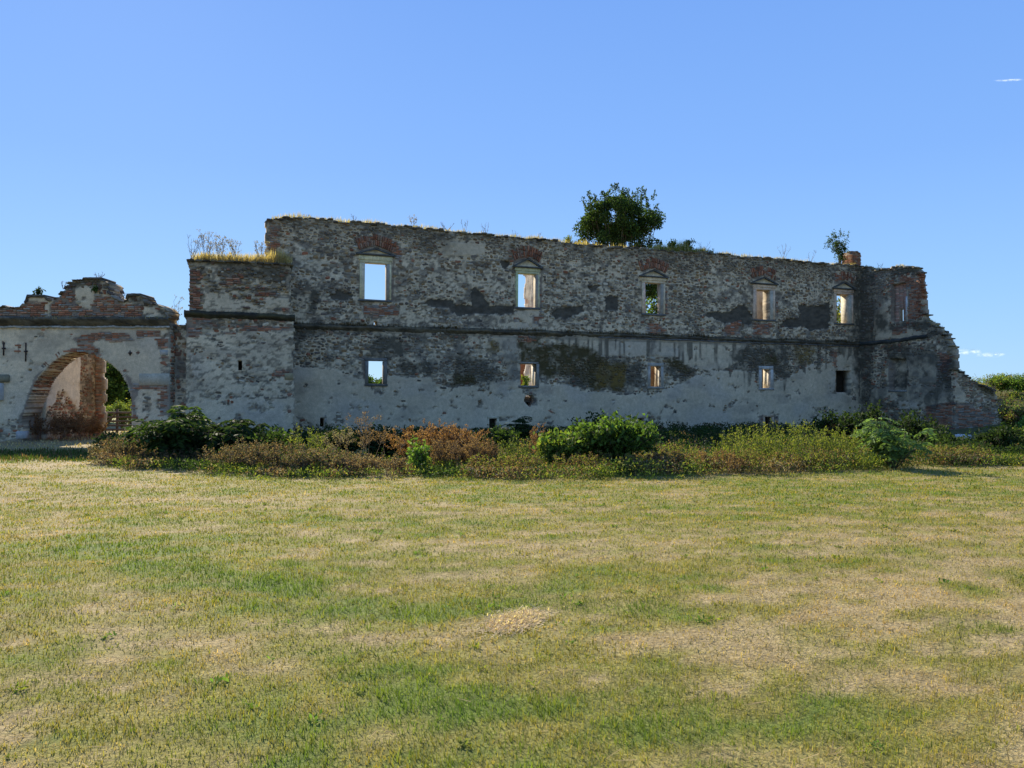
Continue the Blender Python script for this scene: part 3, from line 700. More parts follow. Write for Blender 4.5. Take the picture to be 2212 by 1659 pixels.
# voussoirs of brick round the arch
for i in range(2, len(gasz) - 2):
    a, b = gasz[i], gasz[i + 1]; L_ = math.hypot(b[0] - a[0], b[1] - a[1]); n = max(1, int(L_ / .085)); ang = math.atan2(b[1] - a[1], b[0] - a[0])
    for k in range(n):
        t = (k + .5) / n; nx, nz = -math.sin(ang), math.cos(ang)
        for q4 in range(4): vis.append((a[0] + (b[0] - a[0]) * t + nx * (.115 + RNG.normal(0, .006)), .15 + .29 * q4 + RNG.uniform(-.01, .01) - (.03 if q4 == 0 and RNG.random() < .3 else 0), a[1] + (b[1] - a[1]) * t + nz * (.115 + RNG.normal(0, .01)), .066, .135, .24, ang, (BRICK_PAL[RNG.integers(5)] if RNG.random() < .6 else np.array((.34, .27, .19))) * RNG.uniform(.45, .95)))
place_pieces(gate, 'stone', [p for p in st if p[0] > gx(-5)], 290); place_pieces(gate, 'brick', vis, 290, 'brickwork')
CORN = [(.05, .22), (-.1, .2), (-.26, .16), (-.3, .08), (-.22, .03), (-.2, -.04), (-.12, -.09), (-.08, -.15), (.05, -.16)]
moulding(gate, GW, [(-420, 695), (0, 695), (366, 696), (372, 697)], CORN, 37, g_s0, gx(369), name='cornice', c1=(.15, .125, .085), c2=(.065, .056, .04))
moulding(gate, GW, [(-420, 705.5), (372, 706.5)], [(.05, .04), (-.10, .035), (-.11, -.04), (.05, -.05)], 39, g_s0, gx(366), name='cornice_fillet', c1=(.42, .40, .35), c2=(.30, .28, .23))
# coping slabs on the stepped gable
for (x0, x1, y, dk) in ((176, 300, 410, 1), (856, 950, 402, 1), (562, 680, 290, 1)):
    p0, p1 = AG((x0, y))[0], AG((x1, y))[0]; s0, z = GW.sz(*p0); s1, _ = GW.sz(*p1)
    A = Acc(); A.box(s0, s1, .02, 1.2, z - .06, z + .03, (.13 * dk, .12 * dk, .10 * dk), .02, bev=.02); A.build('coping_slab', M_stuff, gate)
A = Acc(); rng = np.random.default_rng(66)
for i in range(1, len(gsz) - 2):
    p, q = gsz[i], gsz[i + 1]; Ln = math.hypot(q[0] - p[0], q[1] - p[1]); n = max(1, int(Ln / .2))
    if Ln > 6: continue
    for k in range(n):
        t = (k + .5) / n
        for yy in (.2, .6, 1.0):
            V, f = STONES[rng.integers(12)]; ang = math.atan2(q[1] - p[1], q[0] - p[0]); ang = max(-1.2, min(1.2, ang)); V = V * (rng.uniform(.18, .28), .2, rng.uniform(.05, .08)); V = np.stack([math.cos(ang) * V[:, 0] - math.sin(ang) * V[:, 2], V[:, 1], math.sin(ang) * V[:, 0] + math.cos(ang) * V[:, 2]], 1); A.add(V + np.array((p[0] + (q[0] - p[0]) * t, yy + rng.normal(0, .03), p[1] + (q[1] - p[1]) * t - .02)), f, STONE_PAL[rng.integers(5)] * rng.uniform(.5, .9))
tag(A.build('coping_rubble', M_stuff, gate), kind='stuff')
for k, (x0, x1, y0, y1, c) in enumerate(((945, 1145, 940, 1018, (.48, .42, .31)), (112, 175, 1330, 1380, (.42, .40, .37)), (1085, 1140, 780, 815, (.42, .39, .33)), (-10, 70, 945, 1000, (.22, .20, .13)), (-10, 28, 1003, 1120, (.44, .42, .38)))):
    p0, p1 = AG((x0, y0))[0], AG((x1, y1))[0]; s0, z1 = GW.sz(*p0); s1, z0 = GW.sz(*p1)
    A = Acc(); A.box(s0, s1, -.05 if k < 3 else -.16, .2, z0, z1, c, .012, bev=.02 if k != 3 else .06); A.build('dressed_stone', M_stuff, gate)
for (x, y, h) in ((180, 790, 85), (30, 770, 60), (883, 800, 22)):    # rusty tie anchors
    s, z = GW.sz(*AG((x, y))[0]); A = Acc()
    hh = h * .3195 * 31 / F
    A.box(s - .018, s + .018, -.07, .02, z - hh * .8, z + hh * .7, None, .006); A.box(s - .07, s + .07, -.065, .02, z - .03, z + .03, None, .01)
    A.build('wall_anchor', M_iron, gate)
A = Acc(); rng = np.random.default_rng(67); z = 0.0
while z < z_corn - .1:
    h = rng.uniform(.07, .16); y = rng.uniform(0, .1)
    while y < 1.1:
        w = rng.uniform(.12, .34); V, f = STONES[rng.integers(12)]
        c_ = (BRICK_PAL if rng.random() < .35 else STONE_PAL)[rng.integers(5)] * rng.uniform(.6, 1.1)
        if rng.random() < .8: A.add(np.stack([-V[:, 1] * .035, V[:, 0] * w * .9, V[:, 2] * h * .85], 1) + np.array((g_right + .02, y + w / 2, z + h / 2)), f, c_)
        y += w
    z += h
tag(A.build('end_rubble', M_stuff, gate), kind='stuff')
a, b, c, d = H_g[0]
A = Acc(); A.box(a - .1, b + .1, .5, .6, c - .1, d + .1, (.05, .04, .035)); A.build('recess_back', M_stuff, gate)

# passage wall behind the arch, running away from the camera
PG = Plane(-19.45, 32.3, 0.10, 1.0)                    # local +Y points left
class Flip(Plane): pass
pg = empty('passage_wall', (-19.45, 32.3, 0), PG.ang)
tag(pg, 'rough side wall of the gate passage, white plaster over brick with its sunlit part painted in, behind the arch', 'passage wall')
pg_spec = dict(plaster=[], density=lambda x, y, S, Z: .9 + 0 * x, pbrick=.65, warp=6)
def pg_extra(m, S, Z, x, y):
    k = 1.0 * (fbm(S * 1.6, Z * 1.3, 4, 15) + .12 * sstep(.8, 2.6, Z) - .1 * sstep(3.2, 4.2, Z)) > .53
    m['dark'] = sstep(2.0, 2.25, S) * (.5 + .4 * (fbm(S * 2, Z, 3, 5) > .5))  # far end painted darker, where the painted sunlit part stops
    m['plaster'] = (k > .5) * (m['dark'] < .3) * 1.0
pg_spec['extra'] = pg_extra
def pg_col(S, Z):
    c = paint(PG, pg_spec, S, Z); return mix(c, (.74, .68, .57), pg_m(S, Z) * .75 * sstep(.3, .55, fbm(S * 3, Z * 3, 4, 8) + .12))  # plaster whitened: the sunlit part of the wall is put into the colour
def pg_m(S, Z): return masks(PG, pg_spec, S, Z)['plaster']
pg_in = lambda S, Z: (S < 3.45 + (vnoise(Z * 5, Z * 0, 2) - .5) * .2) & (Z < 4.15 + (vnoise(S * 4, S * 0, 2) - .5) * .2)
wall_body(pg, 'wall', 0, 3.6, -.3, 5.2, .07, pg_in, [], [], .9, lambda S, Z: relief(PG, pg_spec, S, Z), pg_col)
st, br = gen_masonry(PG, pg_spec, 0.05, 3.35, 0, 4.8, pg_in, seed=17)
place_pieces(pg, 'stone', st, 290)
pr = empty('brick_pier', (-19.15, 35.5, 0), 0.05)
tag(pr, 'ragged red brick pier at the far end of the gate passage', 'pier')
pr_in = lambda S, Z: (S > (vnoise(Z * 4, Z * 0, 12) - .5) * .16) & (S < .36 + (vnoise(Z * 4, Z * 0, 13) - .5) * .18) & (Z < 4.3)
pr_spec = dict(plaster=[], brick=[rect(-500, 3000, -500, 3000)], bdens=.93, warp=4)
PR = Plane(-19.15, 35.5, math.cos(.05), math.sin(.05))
wall_body(pr, 'wall', -.15, .8, -.3, 4.8, .07, pr_in, [], [], .35, lambda S, Z: relief(PR, pr_spec, S, Z), lambda S, Z: paint(PR, pr_spec, S, Z))
st, br = gen_masonry(PR, pr_spec, .02, .62, 0, 4.5, lambda S, Z: pr_in(S, Z) & pr_in(S + .12, Z), seed=19)
place_pieces(pr, 'brick', br, 290, 'brickwork')

# short linking wall between gate and buttress, set back
LK = Plane((358 - CX) / F * 31.45, 31.45, 1, .02)
lk = empty('linking_wall', (*LK.o, 0), LK.ang)
tag(lk, 'short recessed stub of rough stone between the gate wall and the buttress', 'wall stub')
lk_top = interp_top(LK, [(355, 700), (366, 702), (380, 712), (392, 705), (404, 697), (420, 692)], .05)
lk_spec = dict(plaster=[rect(372, 381, 745, 900)], dark=[rect(360, 410, 690, 712)], blue=[rect(366, 404, 755, 815)], warp=6, density=lambda x, y, S, Z: 1 + 0 * x, pbrick=.35)
lk_in = lambda S, Z: (S < 1.2) & (Z < lk_top(S))
wall_body(lk, 'wall', -.5, 1.2, -.3, 5.6, .06, lk_in, [], [], .9, lambda S, Z: relief(LK, lk_spec, S, Z), lambda S, Z: paint(LK, lk_spec, S, Z))
st, br = gen_masonry(LK, lk_spec, -.05, .85, 0, 5, lk_in, seed=23, hw=1.4)
place_pieces(lk, 'stone', st, 290)
coping(lk, lk_top, -.1, .9, .9, 24)

# ================================================================== RIGHT WING, coming towards the camera
W0 = FA.world(s_end, 0, 0)
WG = Plane(W0[0], W0[1], .45, -.893)
wg_top = interp_top(WG, [(1840, 574), (1868, 576), (1880, 580), (1920, 583), (1921.5, 584), (1925, 577), (1936, 576), (1960, 578), (1973, 579), (1984, 588), (1985, 590), (1986, 684), (1996, 689), (2004.5, 693.5), (2022, 707), (2042, 724.7), (2050, 741), (2057.7, 756), (2064, 790), (2080, 810)], .05)
H_w = [hole(WG, 1939.5, 1945.5, 668, 694), hole(WG, 1927.5, 1958.5, 612, 694)]
H_n = [hole(WG, 1921.5, 1957, 771, 843)]
wg_spec = dict(
    plaster=[AR((500, 845), (525, 835), (555, 860), (552, 910), (480, 915)), AR((560, 1010), (860, 1020), (880, 1110), (700, 1160), (500, 1170), (440, 1070), (290, 1180), (300, 1040)), AR((560, 800), (740, 800), (760, 990), (570, 990)), AR((330, 640), (450, 600), (690, 640), (690, 670), (330, 690)), AR((330, 480), (430, 450), (430, 640), (330, 640))],
    dark=[AR((458, 925), (490, 905), (552, 915), (552, 1030), (450, 1035)), AR((462, 800), (495, 790), (520, 830), (480, 880), (462, 870)), AR((215, 200), (340, 200), (330, 700), (300, 1170), (240, 1170), (215, 700)), AR((340, 500), (420, 500), (415, 640), (335, 640)), AR((400, 720), (580, 730), (570, 830), (520, 820), (500, 780), (460, 850), (405, 800)), AR((420, 190), (630, 190), (640, 240), (430, 260)), AR((430, 570), (700, 545), (800, 650), (700, 680), (560, 600), (440, 640)), AR((450, 960), (550, 930), (550, 1020), (450, 1030)), AR((870, 800), (910, 860), (870, 1140), (770, 1000), (780, 860))],
    blue=[AR((240, 210), (420, 200), (400, 450), (240, 700)), AR((560, 780), (760, 780), (860, 1100), (560, 1120)), AR((290, 1000), (430, 1000), (400, 1160), (290, 1160))],
    brick=[AR((500, 250), (640, 260), (640, 540), (560, 560), (560, 340), (500, 330)), AR((440, 270), (460, 270), (470, 560), (445, 560)), AR((455, 600), (560, 590), (560, 640), (460, 660)), AR((430, 850), (460, 850), (455, 1050), (430, 1040)), AR((680, 1150), (880, 1110), (880, 1380), (680, 1250)), AR((770, 760), (860, 800), (850, 950), (780, 900))],
    warp=8, density=lambda x, y, S, Z: .9 + 0 * x, pbrick=.22, bdens=.9)
def wg_extra(m, S, Z, x, y):
    ed = np.interp(y, [560, 584, 684, 693, 725, 756, 810], [1985, 1986, 1986, 2004, 2042, 2058, 2080])
    m['dark'] = np.maximum(m['dark'], sstep(30, 5, ed - x + (fbm(S * 2, Z * 2, 3, 3) - .5) * 30) * .6 * (y > 690))
    m['dark'] = np.maximum(m['dark'], (fbm(S * 1.0, Z * .8, 4, 88) > .57) * .7)
wg_spec['extra'] = wg_extra
wing = empty('wing_wall', (W0[0], W0[1], 0), WG.ang)
tag(wing, 'dark lichen-stained end wall with broken brick window, collapsing down to the right', 'ruined wall')
s_w1 = WG.sz(2061, 900)[0]
def wg_in(S, Z): return (S < s_w1 + (vnoise(Z * 5, Z * 0, 9) - .5) * .1) & (Z < wg_top(S))
H_w2 = H_w[1]
wall_body(wing, 'wall', -.9, s_w1 + .2, -.6, 10.6, .055, wg_in, [H_w2[0], H_w2[1]], [H_w2[2], H_w2[3]], .5,
          lambda S, Z: relief(WG, wg_spec, S, Z) + pip([WG.sz(*p) for p in rect(1921.5, 1957, 775, 843)], S, Z) * .3, lambda S, Z: paint(WG, wg_spec, S, Z), holes=[H_w2])
st, br = gen_masonry(WG, wg_spec, .05, s_w1, -.3, 10.2, lambda S, Z: wg_in(S, Z + .05), [H_w2] + near(H_n, .0), seed=29)
place_pieces(wing, 'stone', st, 290); place_pieces(wing, 'brick', br, 290, 'brickwork')
coping(wing, wg_top, .1, s_w1, .5, 25)
# jagged bricks on the broken vertical edge and inner leaf with the slit of sky
edge = []
se = WG.sz(1986, 640)[0]
for z in np.arange(WG.sz(1986, 684)[1], WG.sz(1984, 590)[1], .078):
    for yy in (.08, .3):
        edge.append((se + RNG.uniform(-.12, .12), yy, z, RNG.uniform(.2, .32), .11, .062, 0, BRICK_PAL[RNG.integers(5)] * RNG.uniform(.5, .95)))
a, b, c, d = H_w2; sa, sb, sc_, sd_ = H_w[0]
A = Acc(); bc = (.45, .36, .27)
A.box(a, sa, .25, .45, c, d, bc, .004); A.box(sb, b, .25, .45, c, d, bc, .004); A.box(sa, sb, .25, .45, sd_, d, bc, .004)
leaf = A.build('inner_leaf', M_stuff, wing)
for z in np.arange(c, d, .078):
    s = a + RNG.uniform(-.02, .05)
    while s < b - .2:
        if not (s + .26 > sa - .02 and s - .02 < sb and z < sd_): edge.append((s + .12, .24, z + .04, .25, .025, .06, 0, (BRICK_PAL[RNG.integers(5)] + .12) * RNG.uniform(.8, 1.25)))
        s += .28
place_pieces(wing, 'brick', [p for p in edge], 0, 'broken_brick_edge')
A = Acc(); x0, z0 = WG.sz(1957.5, 694); x1, z1 = WG.sz(1960.5, 640); A.box(x0, x1, -.03, .5, z0, z1, (.55, .52, .47), .01); A.build('jamb', M_lime, wing)
A = Acc(); x0, z0 = WG.sz(1920, 847); x1, z1 = WG.sz(1960, 843); A.box(x0, x1, -.06, .3, z0, z1, (.26, .25, .22), .01); A.build('sill', M_lime, wing)
moulding(wing, WG, [(1855, 743), (1925, 737), (1990, 728), (2020, 722)], [(.05, .12), (-.05, .1), (-.13, 0), (-.08, -.1), (.05, -.13)], 41, 0.05, WG.sz(2005, 725)[0], c1=(.08, .08, .07), c2=(.045, .045, .04))

# ================================================================== STEPPED RUBBLE STUB at the far right
pX, pY, _ = WG.world(s_w1 - .05, 0, 0)
SB = Plane(pX, pY, 1, -.12)
sb_top = interp_top(SB, [(2050, 795), (2066, 800), (2076, 801), (2098, 822), (2120, 831), (2145, 838), (2154.5, 859), (2170, 884), (2183, 903), (2186, 935), (2190, 960)], .08)
stub = empty('rubble_stub_wall', (pX, pY, 0), SB.ang)
tag(stub, 'low crumbling rubble stub stepping down to the hill at the right end', 'ruined wall')
sb_spec = dict(plaster=[AR((872, 970), (945, 1040), (950, 1110), (930, 1130), (872, 1130))], brick=[AR((870, 1130), (1000, 1130), (1040, 1180), (1180, 1200), (1100, 1330), (870, 1400))], moss=[AR((1000, 960), (1150, 1020), (1180, 1090), (1100, 1070), (1020, 1010))],
               warp=8, density=lambda x, y, S, Z: 1.1 + 0 * x, pbrick=.15, bdens=.5, palette=np.array([(.30, .22, .13), (.24, .18, .11), (.36, .30, .22), (.20, .15, .10), (.30, .19, .12)]), mtint=.9)
s_b1 = SB.sz(2186, 930)[0]
sb_in = lambda S, Z: (S > -.05) & (S < s_b1) & (Z < sb_top(S))
wall_body(stub, 'wall', -.1, s_b1 + .2, -1.2, 5.6, .055, sb_in, [], [], 1.4, lambda S, Z: relief(SB, sb_spec, S, Z) * 1.5, lambda S, Z: paint(SB, sb_spec, S, Z))
st, br = gen_masonry(SB, sb_spec, 0, s_b1, -.8, 4, lambda S, Z: sb_in(S, Z + .06), seed=33)
place_pieces(stub, 'stone', st, 290); place_pieces(stub, 'brick', br, 290, 'brickwork')
coping(stub, sb_top, .0, s_b1, 1.4, 34, step=.2)

# ================================================================== BRICK CHIMNEY on the wall head
cs, cz = FA.sz(1851, 574, .35)
chim = empty('brick_chimney', FA.world(cs, .35, cz - .15), FA.ang)
tag(chim, 'short broken red brick chimney stub on the wall head beside a sapling', 'chimney')
wch, hch = 26 * 47 / F / 1.0, 32 * 47 / F + .15
A = Acc(); A.box(-wch / 2 + .03, wch / 2 - .03, .03, .75, 0, hch - .06, (.2, .14, .11)); A.build('core', M_stuff, chim)
P = []
row = 0
for z in np.arange(.04, hch, .078):
    lim = wch / 2 * (1 if z < hch - .2 else .86); s = -lim + (row % 2) * .0
    while s < lim - .1:
        w = min(.27 if (row + int(s * 7)) % 3 else .14, lim - s)
        P.append((s + w / 2 + RNG.normal(0, .008), .05, z, w - .015, .06, .062, RNG.normal(0, .03), BRICK_PAL[RNG.integers(5)] * RNG.uniform(.65, 1.0))); s += w
    for y in np.arange(.2, .8, .26):
        for sg in (-1, 1): P.append((sg * (lim - .07), y, z, .16, .12, .062, 0, BRICK_PAL[RNG.integers(5)] * RNG.uniform(.6, 1.0)))
    row += 1
place_pieces(chim, 'brick', P, 290, 'brickwork')
A = Acc()
for i in range(14):
    V, f = STONES[i % 12]; A.add(V * (.3, .16, .12) + np.array((RNG.uniform(-.25, .25), RNG.uniform(.1, .65), hch - .05 + RNG.uniform(-.03, .05))), f, (.25, .16, .12))
A.build('cap_rubble', M_stuff, chim)

# ================================================================== INNER WALLS seen through the windows
def inner_wall(name, label, s, y0, L, z1, thick=.7, along=False, col=(.60, .50, .35), ragged=.25, z0=-.3, seed=1):
    """cross wall: runs back from the facade at s; visible face looks along -s"""
    if along: o = FA.world(s, y0, 0); ang = FA.ang
    else: o = FA.world(s, y0, 0); ang = FA.ang + math.pi / 2
    t = empty(name, (o[0], o[1], 0), ang); tag(t, label, 'inner wall')
    col = np.array(col)
    def colf(S, Z):
        n = fbm(S * 1.1, Z * 1.1, 4, seed); c = mix(np.broadcast_to(col, (len(np.ravel(S)), 3)), (.22, .17, .13), sstep(.5, .66, n) * .7)
        return mix(c, (.27, .13, .08), sstep(.56, .68, fbm(S * .9, Z * 1.6, 4, seed + 5)) * .8)
    ins = lambda S, Z: (S < L + (fbm(Z * 1.8, Z * 0, 4, seed) - .5) * ragged * 3) & (Z < z1 + (vnoise(S * 2.5, S * 0, seed) - .5) * .4)
    wall_body(t, 'wall', 0, L + 1.0, z0, z1 + .4, .09, ins, [], [], -thick if not along else thick, lambda S, Z: (fbm(S * 2, Z * 2, 3, seed) - .5) * .1, colf)
    return t
# for a cross wall local +X runs away from the facade and local +Y points to -s; body extends to -Y (= +s)
inner_wall('cross_wall', 'ragged pale cross wall standing behind the second upper window', HU[1][1] + .14, .6, 1.25, 9.2, seed=2, col=(.52, .47, .40))
inner_wall('rear_wall', 'grey rear wall of the ruin seen through the fourth upper window', HU[3][0] + 1.05, 3.0, 3.0, 9.2, along=True, seed=6, col=(.42, .39, .34), ragged=.1)
inner_wall('rear_wall', 'brown rear wall seen through the third lower window', HL[2][0] + .9, 2.2, 2.2, 4.4, along=True, seed=8, col=(.36, .25, .15), ragged=.1)
inner_wall('rear_wall', 'dark red brick rear wall seen through the second lower window', HL[1][0] + .9, 4.0, 2.6, 4.2, along=True, seed=7, col=(.20, .10, .07), ragged=.1)
# vaulted cellar and the roofed corner room: closed dark boxes
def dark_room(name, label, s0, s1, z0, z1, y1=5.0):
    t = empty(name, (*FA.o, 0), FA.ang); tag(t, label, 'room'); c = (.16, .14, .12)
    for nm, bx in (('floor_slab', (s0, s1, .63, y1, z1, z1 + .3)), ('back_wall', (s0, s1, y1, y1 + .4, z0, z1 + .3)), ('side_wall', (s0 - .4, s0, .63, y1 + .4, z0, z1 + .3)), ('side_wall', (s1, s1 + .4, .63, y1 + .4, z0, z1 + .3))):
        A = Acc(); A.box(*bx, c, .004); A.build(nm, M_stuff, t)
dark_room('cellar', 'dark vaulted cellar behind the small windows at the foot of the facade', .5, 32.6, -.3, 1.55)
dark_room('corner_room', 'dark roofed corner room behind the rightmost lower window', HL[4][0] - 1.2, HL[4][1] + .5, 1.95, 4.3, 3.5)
# ================================================================== GROUND
def gz(X, Y):
    X = np.asarray(X, float); Y = np.asarray(Y, float)
    r = (fbm(X * .12, Y * .12, 3, 101) - .5) * .12 * sstep(2, 10, Y)
    r = r + 2.5 * np.exp(-(((X - 31) / 7) ** 2 + ((Y - 50) / 7) ** 2) ** 1.3) + 1.2 * np.exp(-(((X - 37) / 6.5) ** 2 + ((Y - 41) / 9) ** 2)) - .3 * np.exp(-(((X - 24) / 4) ** 2 + ((Y - 38) / 6) ** 2))
    return r
PATCH = [(250, 1225, 190, 32, .34), (600, 1272, 120, 30, .42), (830, 1345, 260, 50, .22), (850, 1440, 150, 22, .4), (880, 1480, 190, 40, .24), (1000, 1570, 380, 70, .22),
         (300, 1140, 320, 35, .10), (80, 1420, 110, 26, .25), (500, 1550, 330, 60, .16), (1300, 1250, 150, 26, .20), (1450, 1060, 900, 22, .10), (60, 1190, 80, 30, .2), (350, 1620, 300, 40, .16), (1850, 1560, 200, 40, .1), (640, 1560, 100, 30, .2),
         (1450, 1390, 260, 42, -.34), (300, 1340, 220, 42, -.16), (1100, 1195, 320, 26, -.28), (130, 1425, 190, 20, -.15), (1800, 1480, 420, 60, -.14), (1950, 1170, 330, 35, -.2), (450, 1090, 300, 18, -.15), (650, 1450, 170, 22, -.12), (470, 1345, 60, 20, -.25), (1480, 1640, 200, 26, -.3), (1000, 1130, 500, 18, -.05), (100, 1010, 200, 10, -.3)]
def green(X, Y):
    x, y = project(X, Y, 0 * X)
    g = .545 + (fbm(X * .55, Y * 1.2, 5, 111) - .5) * .7 + (fbm(X * 2.6, Y * 4.2, 4, 115) - .5) * 1.0 + (fbm(X * 9, Y * 11, 3, 117) - .5) * .55
    for (a, b, c, d, w) in PATCH: g = g + (.85 if w > 0 else .65) * w * np.exp(-(((x - a) / c) ** 2 + ((y - b) / d) ** 2))
    g = g - .12 * sstep(1250, 1750, x) * sstep(1150, 1300, y)
    return np.clip(g - .09, 0, 1)
G_TAN = np.array((.42, .315, .14)); G_TAN2 = np.array((.50, .39, .21)); G_OLV = np.array((.285, .26, .064)); G_GRN = np.array((.155, .218, .034))
def lawncol(g, rnd):
    c = G_TAN * (1 - rnd[:, None]) + G_TAN2 * rnd[:, None]
    t = sstep(.14, .48, g)[:, None]; c = c * (1 - t) + G_OLV * t
    t = sstep(.5, .85, g)[:, None]; return c * (1 - t) + G_GRN * t
def axis(a, b, fine0, fine1, st, grow):
    r = list(np.arange(fine0, fine1, st)); v = fine1; d = st
    while v < b: r.append(v); d *= grow; v += d
    v = fine0 - st; d = st
    L = []
    while v > a: L.append(v); d *= grow; v -= d
    return np.array(sorted(L) + r + [b])
gx_ = axis(-3000, 3000, -24, 24, .16, 1.35); gy_ = axis(-600, 5000, -1, 24, .16, 1.3)
XX, YY = np.meshgrid(gx_, gy_, indexing='ij'); X_, Y_ = XX.ravel(), YY.ravel()
g = green(X_, Y_); c = lawncol(g, fbm(X_ * 5, Y_ * 5, 3, 121)) * .70
c = mix(c, (.30, .225, .11), sstep(22, 27, Y_) * sstep(-10, -13, X_) * sstep(60, 45, Y_))
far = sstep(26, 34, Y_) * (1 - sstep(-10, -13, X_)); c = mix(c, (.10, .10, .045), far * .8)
i = np.arange(len(gx_) - 1)[:, None] * len(gy_) + np.arange(len(gy_) - 1)[None, :]
f = np.stack([i, i + len(gy_), i + len(gy_) + 1, i + 1], -1).reshape(-1, 4)
M_soil = material('soil_and_thatch', noise=(4, .25), fine=(35, .45), bump=.8, bumpd=.03)
ground = obj('ground', mesh_np('ground', np.stack([X_, Y_, gz(X_, Y_)], 1), [f], M_soil, c, True)); tag(ground, kind='structure')

# lawn blades
def blades(n, X, Y, h, w, cols, lean, rng, flat=False):
    a = rng.uniform(0, 2 * math.pi, n); dx, dy = np.cos(a), np.sin(a); b = a + math.pi / 2 + rng.normal(0, .5, n); z = gz(X, Y)
    lx, ly = np.cos(b) * lean * h, np.sin(b) * lean * h
    up = h * np.sqrt(np.clip(1 - lean ** 2, .02, 1))
    V = np.zeros((n, 5, 3))
    V[:, 0] = np.stack([X - dx * w, Y - dy * w, z - .005], 1); V[:, 1] = np.stack([X + dx * w, Y + dy * w, z - .005], 1)
    V[:, 2] = np.stack([X + dx * w * .8 + lx * .35, Y + dy * w * .8 + ly * .35, z + up * .6], 1)
    V[:, 3] = np.stack([X - dx * w * .8 + lx * .35, Y - dy * w * .8 + ly * .35, z + up * .6], 1)
    V[:, 4] = np.stack([X + lx, Y + ly, z + up], 1)
    k = np.arange(n)[:, None] * 5
    return V.reshape(-1, 3), k + np.array([[0, 1, 2, 3]]), k + np.array([[3, 2, 4]]), np.repeat(cols, 5, 0)
rng = np.random.default_rng(5); Vs, Q, T, Cs, off = [], [], [], [], 0
for (y0, y1, dens, h0, w0) in ((2.6, 5, 3600, .030, .0022), (5, 8, 1900, .032, .0031), (8, 12, 850, .034, .0048), (12, 17.5, 420, .036, .0075), (17.5, 24, 170, .045, .010)):
    area = .72 * (y1 ** 2 - y0 ** 2) * 1.03; n = int(area * dens)
    Y = np.sqrt(rng.uniform(y0 ** 2, y1 ** 2, n)); X = rng.uniform(-.74, .74, n) * Y
    g = green(X, Y); gg = np.clip(g + rng.normal(0, .13, n), 0, 1)
    keep = rng.random(n) < np.clip(.55 + g * .9, 0, 1); X, Y, gg, g = X[keep], Y[keep], gg[keep], g[keep]; n = len(X)
    hue = fbm(X * 1.3, Y * 1.8, 4, 131)[:, None] - .5; cols = lawncol(gg, rng.random(n)) * (1 + hue * np.array((.9, .35, -.2))) * (.72 + .56 * fbm(X * 6, Y * 7, 3, 133))[:, None] * rng.uniform(.7, 1.25, (n, 1))
    lean = np.clip(rng.uniform(.2, .95, n) + (g < .35) * .25, 0, .985)
    h = h0 * rng.uniform(.5, 1.35, n) * (1 + .5 * sstep(.6, 1, g)) * (.55 + .9 * fbm(X * 4, Y * 5, 3, 135)); h = np.where(rng.random(n) < .006, h * 1.8, h)
    v, q, t, cc = blades(n, X, Y, h, w0 * rng.uniform(.7, 1.3, n), cols, lean, rng)
    Vs.append(v); Q.append(q + off); T.append(t + off); Cs.append(cc); off += len(v)
lawn = obj('lawn_grass', mesh_np('lawn_grass', np.concatenate(Vs), [np.concatenate(Q), np.concatenate(T)], M_grass, np.concatenate(Cs)))
tag(lawn, 'short mown grass, half green and half scorched tan, covering the courtyard', 'grass', kind='stuff')
# small broad-leaved weeds and darker tufts in the turf are added after the plant helpers
# loose pale straw
def straw(X, Y, rng, ln, w, lift, col0, name, label):
    n = len(X); a = rng.normal(.3, .9, n); z = gz(X, Y) + rng.uniform(.008, lift, n); l = rng.uniform(.4, 1, n) * ln
    dx, dy = np.cos(a) * l / 2, np.sin(a) * l / 2; px_, py_ = -np.sin(a) * w, np.cos(a) * w; dz = rng.normal(0, .012, n)
    V = np.stack([np.stack([X - dx - px_, Y - dy - py_, z - dz], 1), np.stack([X - dx + px_, Y - dy + py_, z - dz], 1), np.stack([X + dx + px_, Y + dy + py_, z + dz + w], 1), np.stack([X + dx - px_, Y + dy - py_, z + dz], 1)], 1)
    cols = np.array(col0) * rng.uniform(.7, 1.2, (n, 1))
    o = obj(name, mesh_np(name, V.reshape(-1, 3), [np.arange(n * 4).reshape(-1, 4)], M_dry, np.repeat(cols, 4, 0)))
    return tag(o, label, 'straw', kind='stuff')
sx, sy = gnd(1112, 1347); n = 3600
t = rng.normal(0, 1, (n, 2)); straw(sx + t[:, 0] * .085 + t[:, 1] * .05, sy + t[:, 1] * .12, rng, .08, .0026, .015, (.73, .60, .41), 'straw_heap', 'small flat heap of pale dry straw lying on the green mown grass')
n = 26000; Y = np.sqrt(rng.uniform(2.8 ** 2, 15 ** 2, n)); X = rng.uniform(-.74, .74, n) * Y; g = green(X, Y); k = rng.random(n) < np.clip(1.1 - g * 2.0, .03, 1)
straw(X[k], Y[k], rng, .10, .0022, .035, (.44, .34, .18), 'cut_straw', 'loose cut straw strewn over the scorched parts of the lawn')

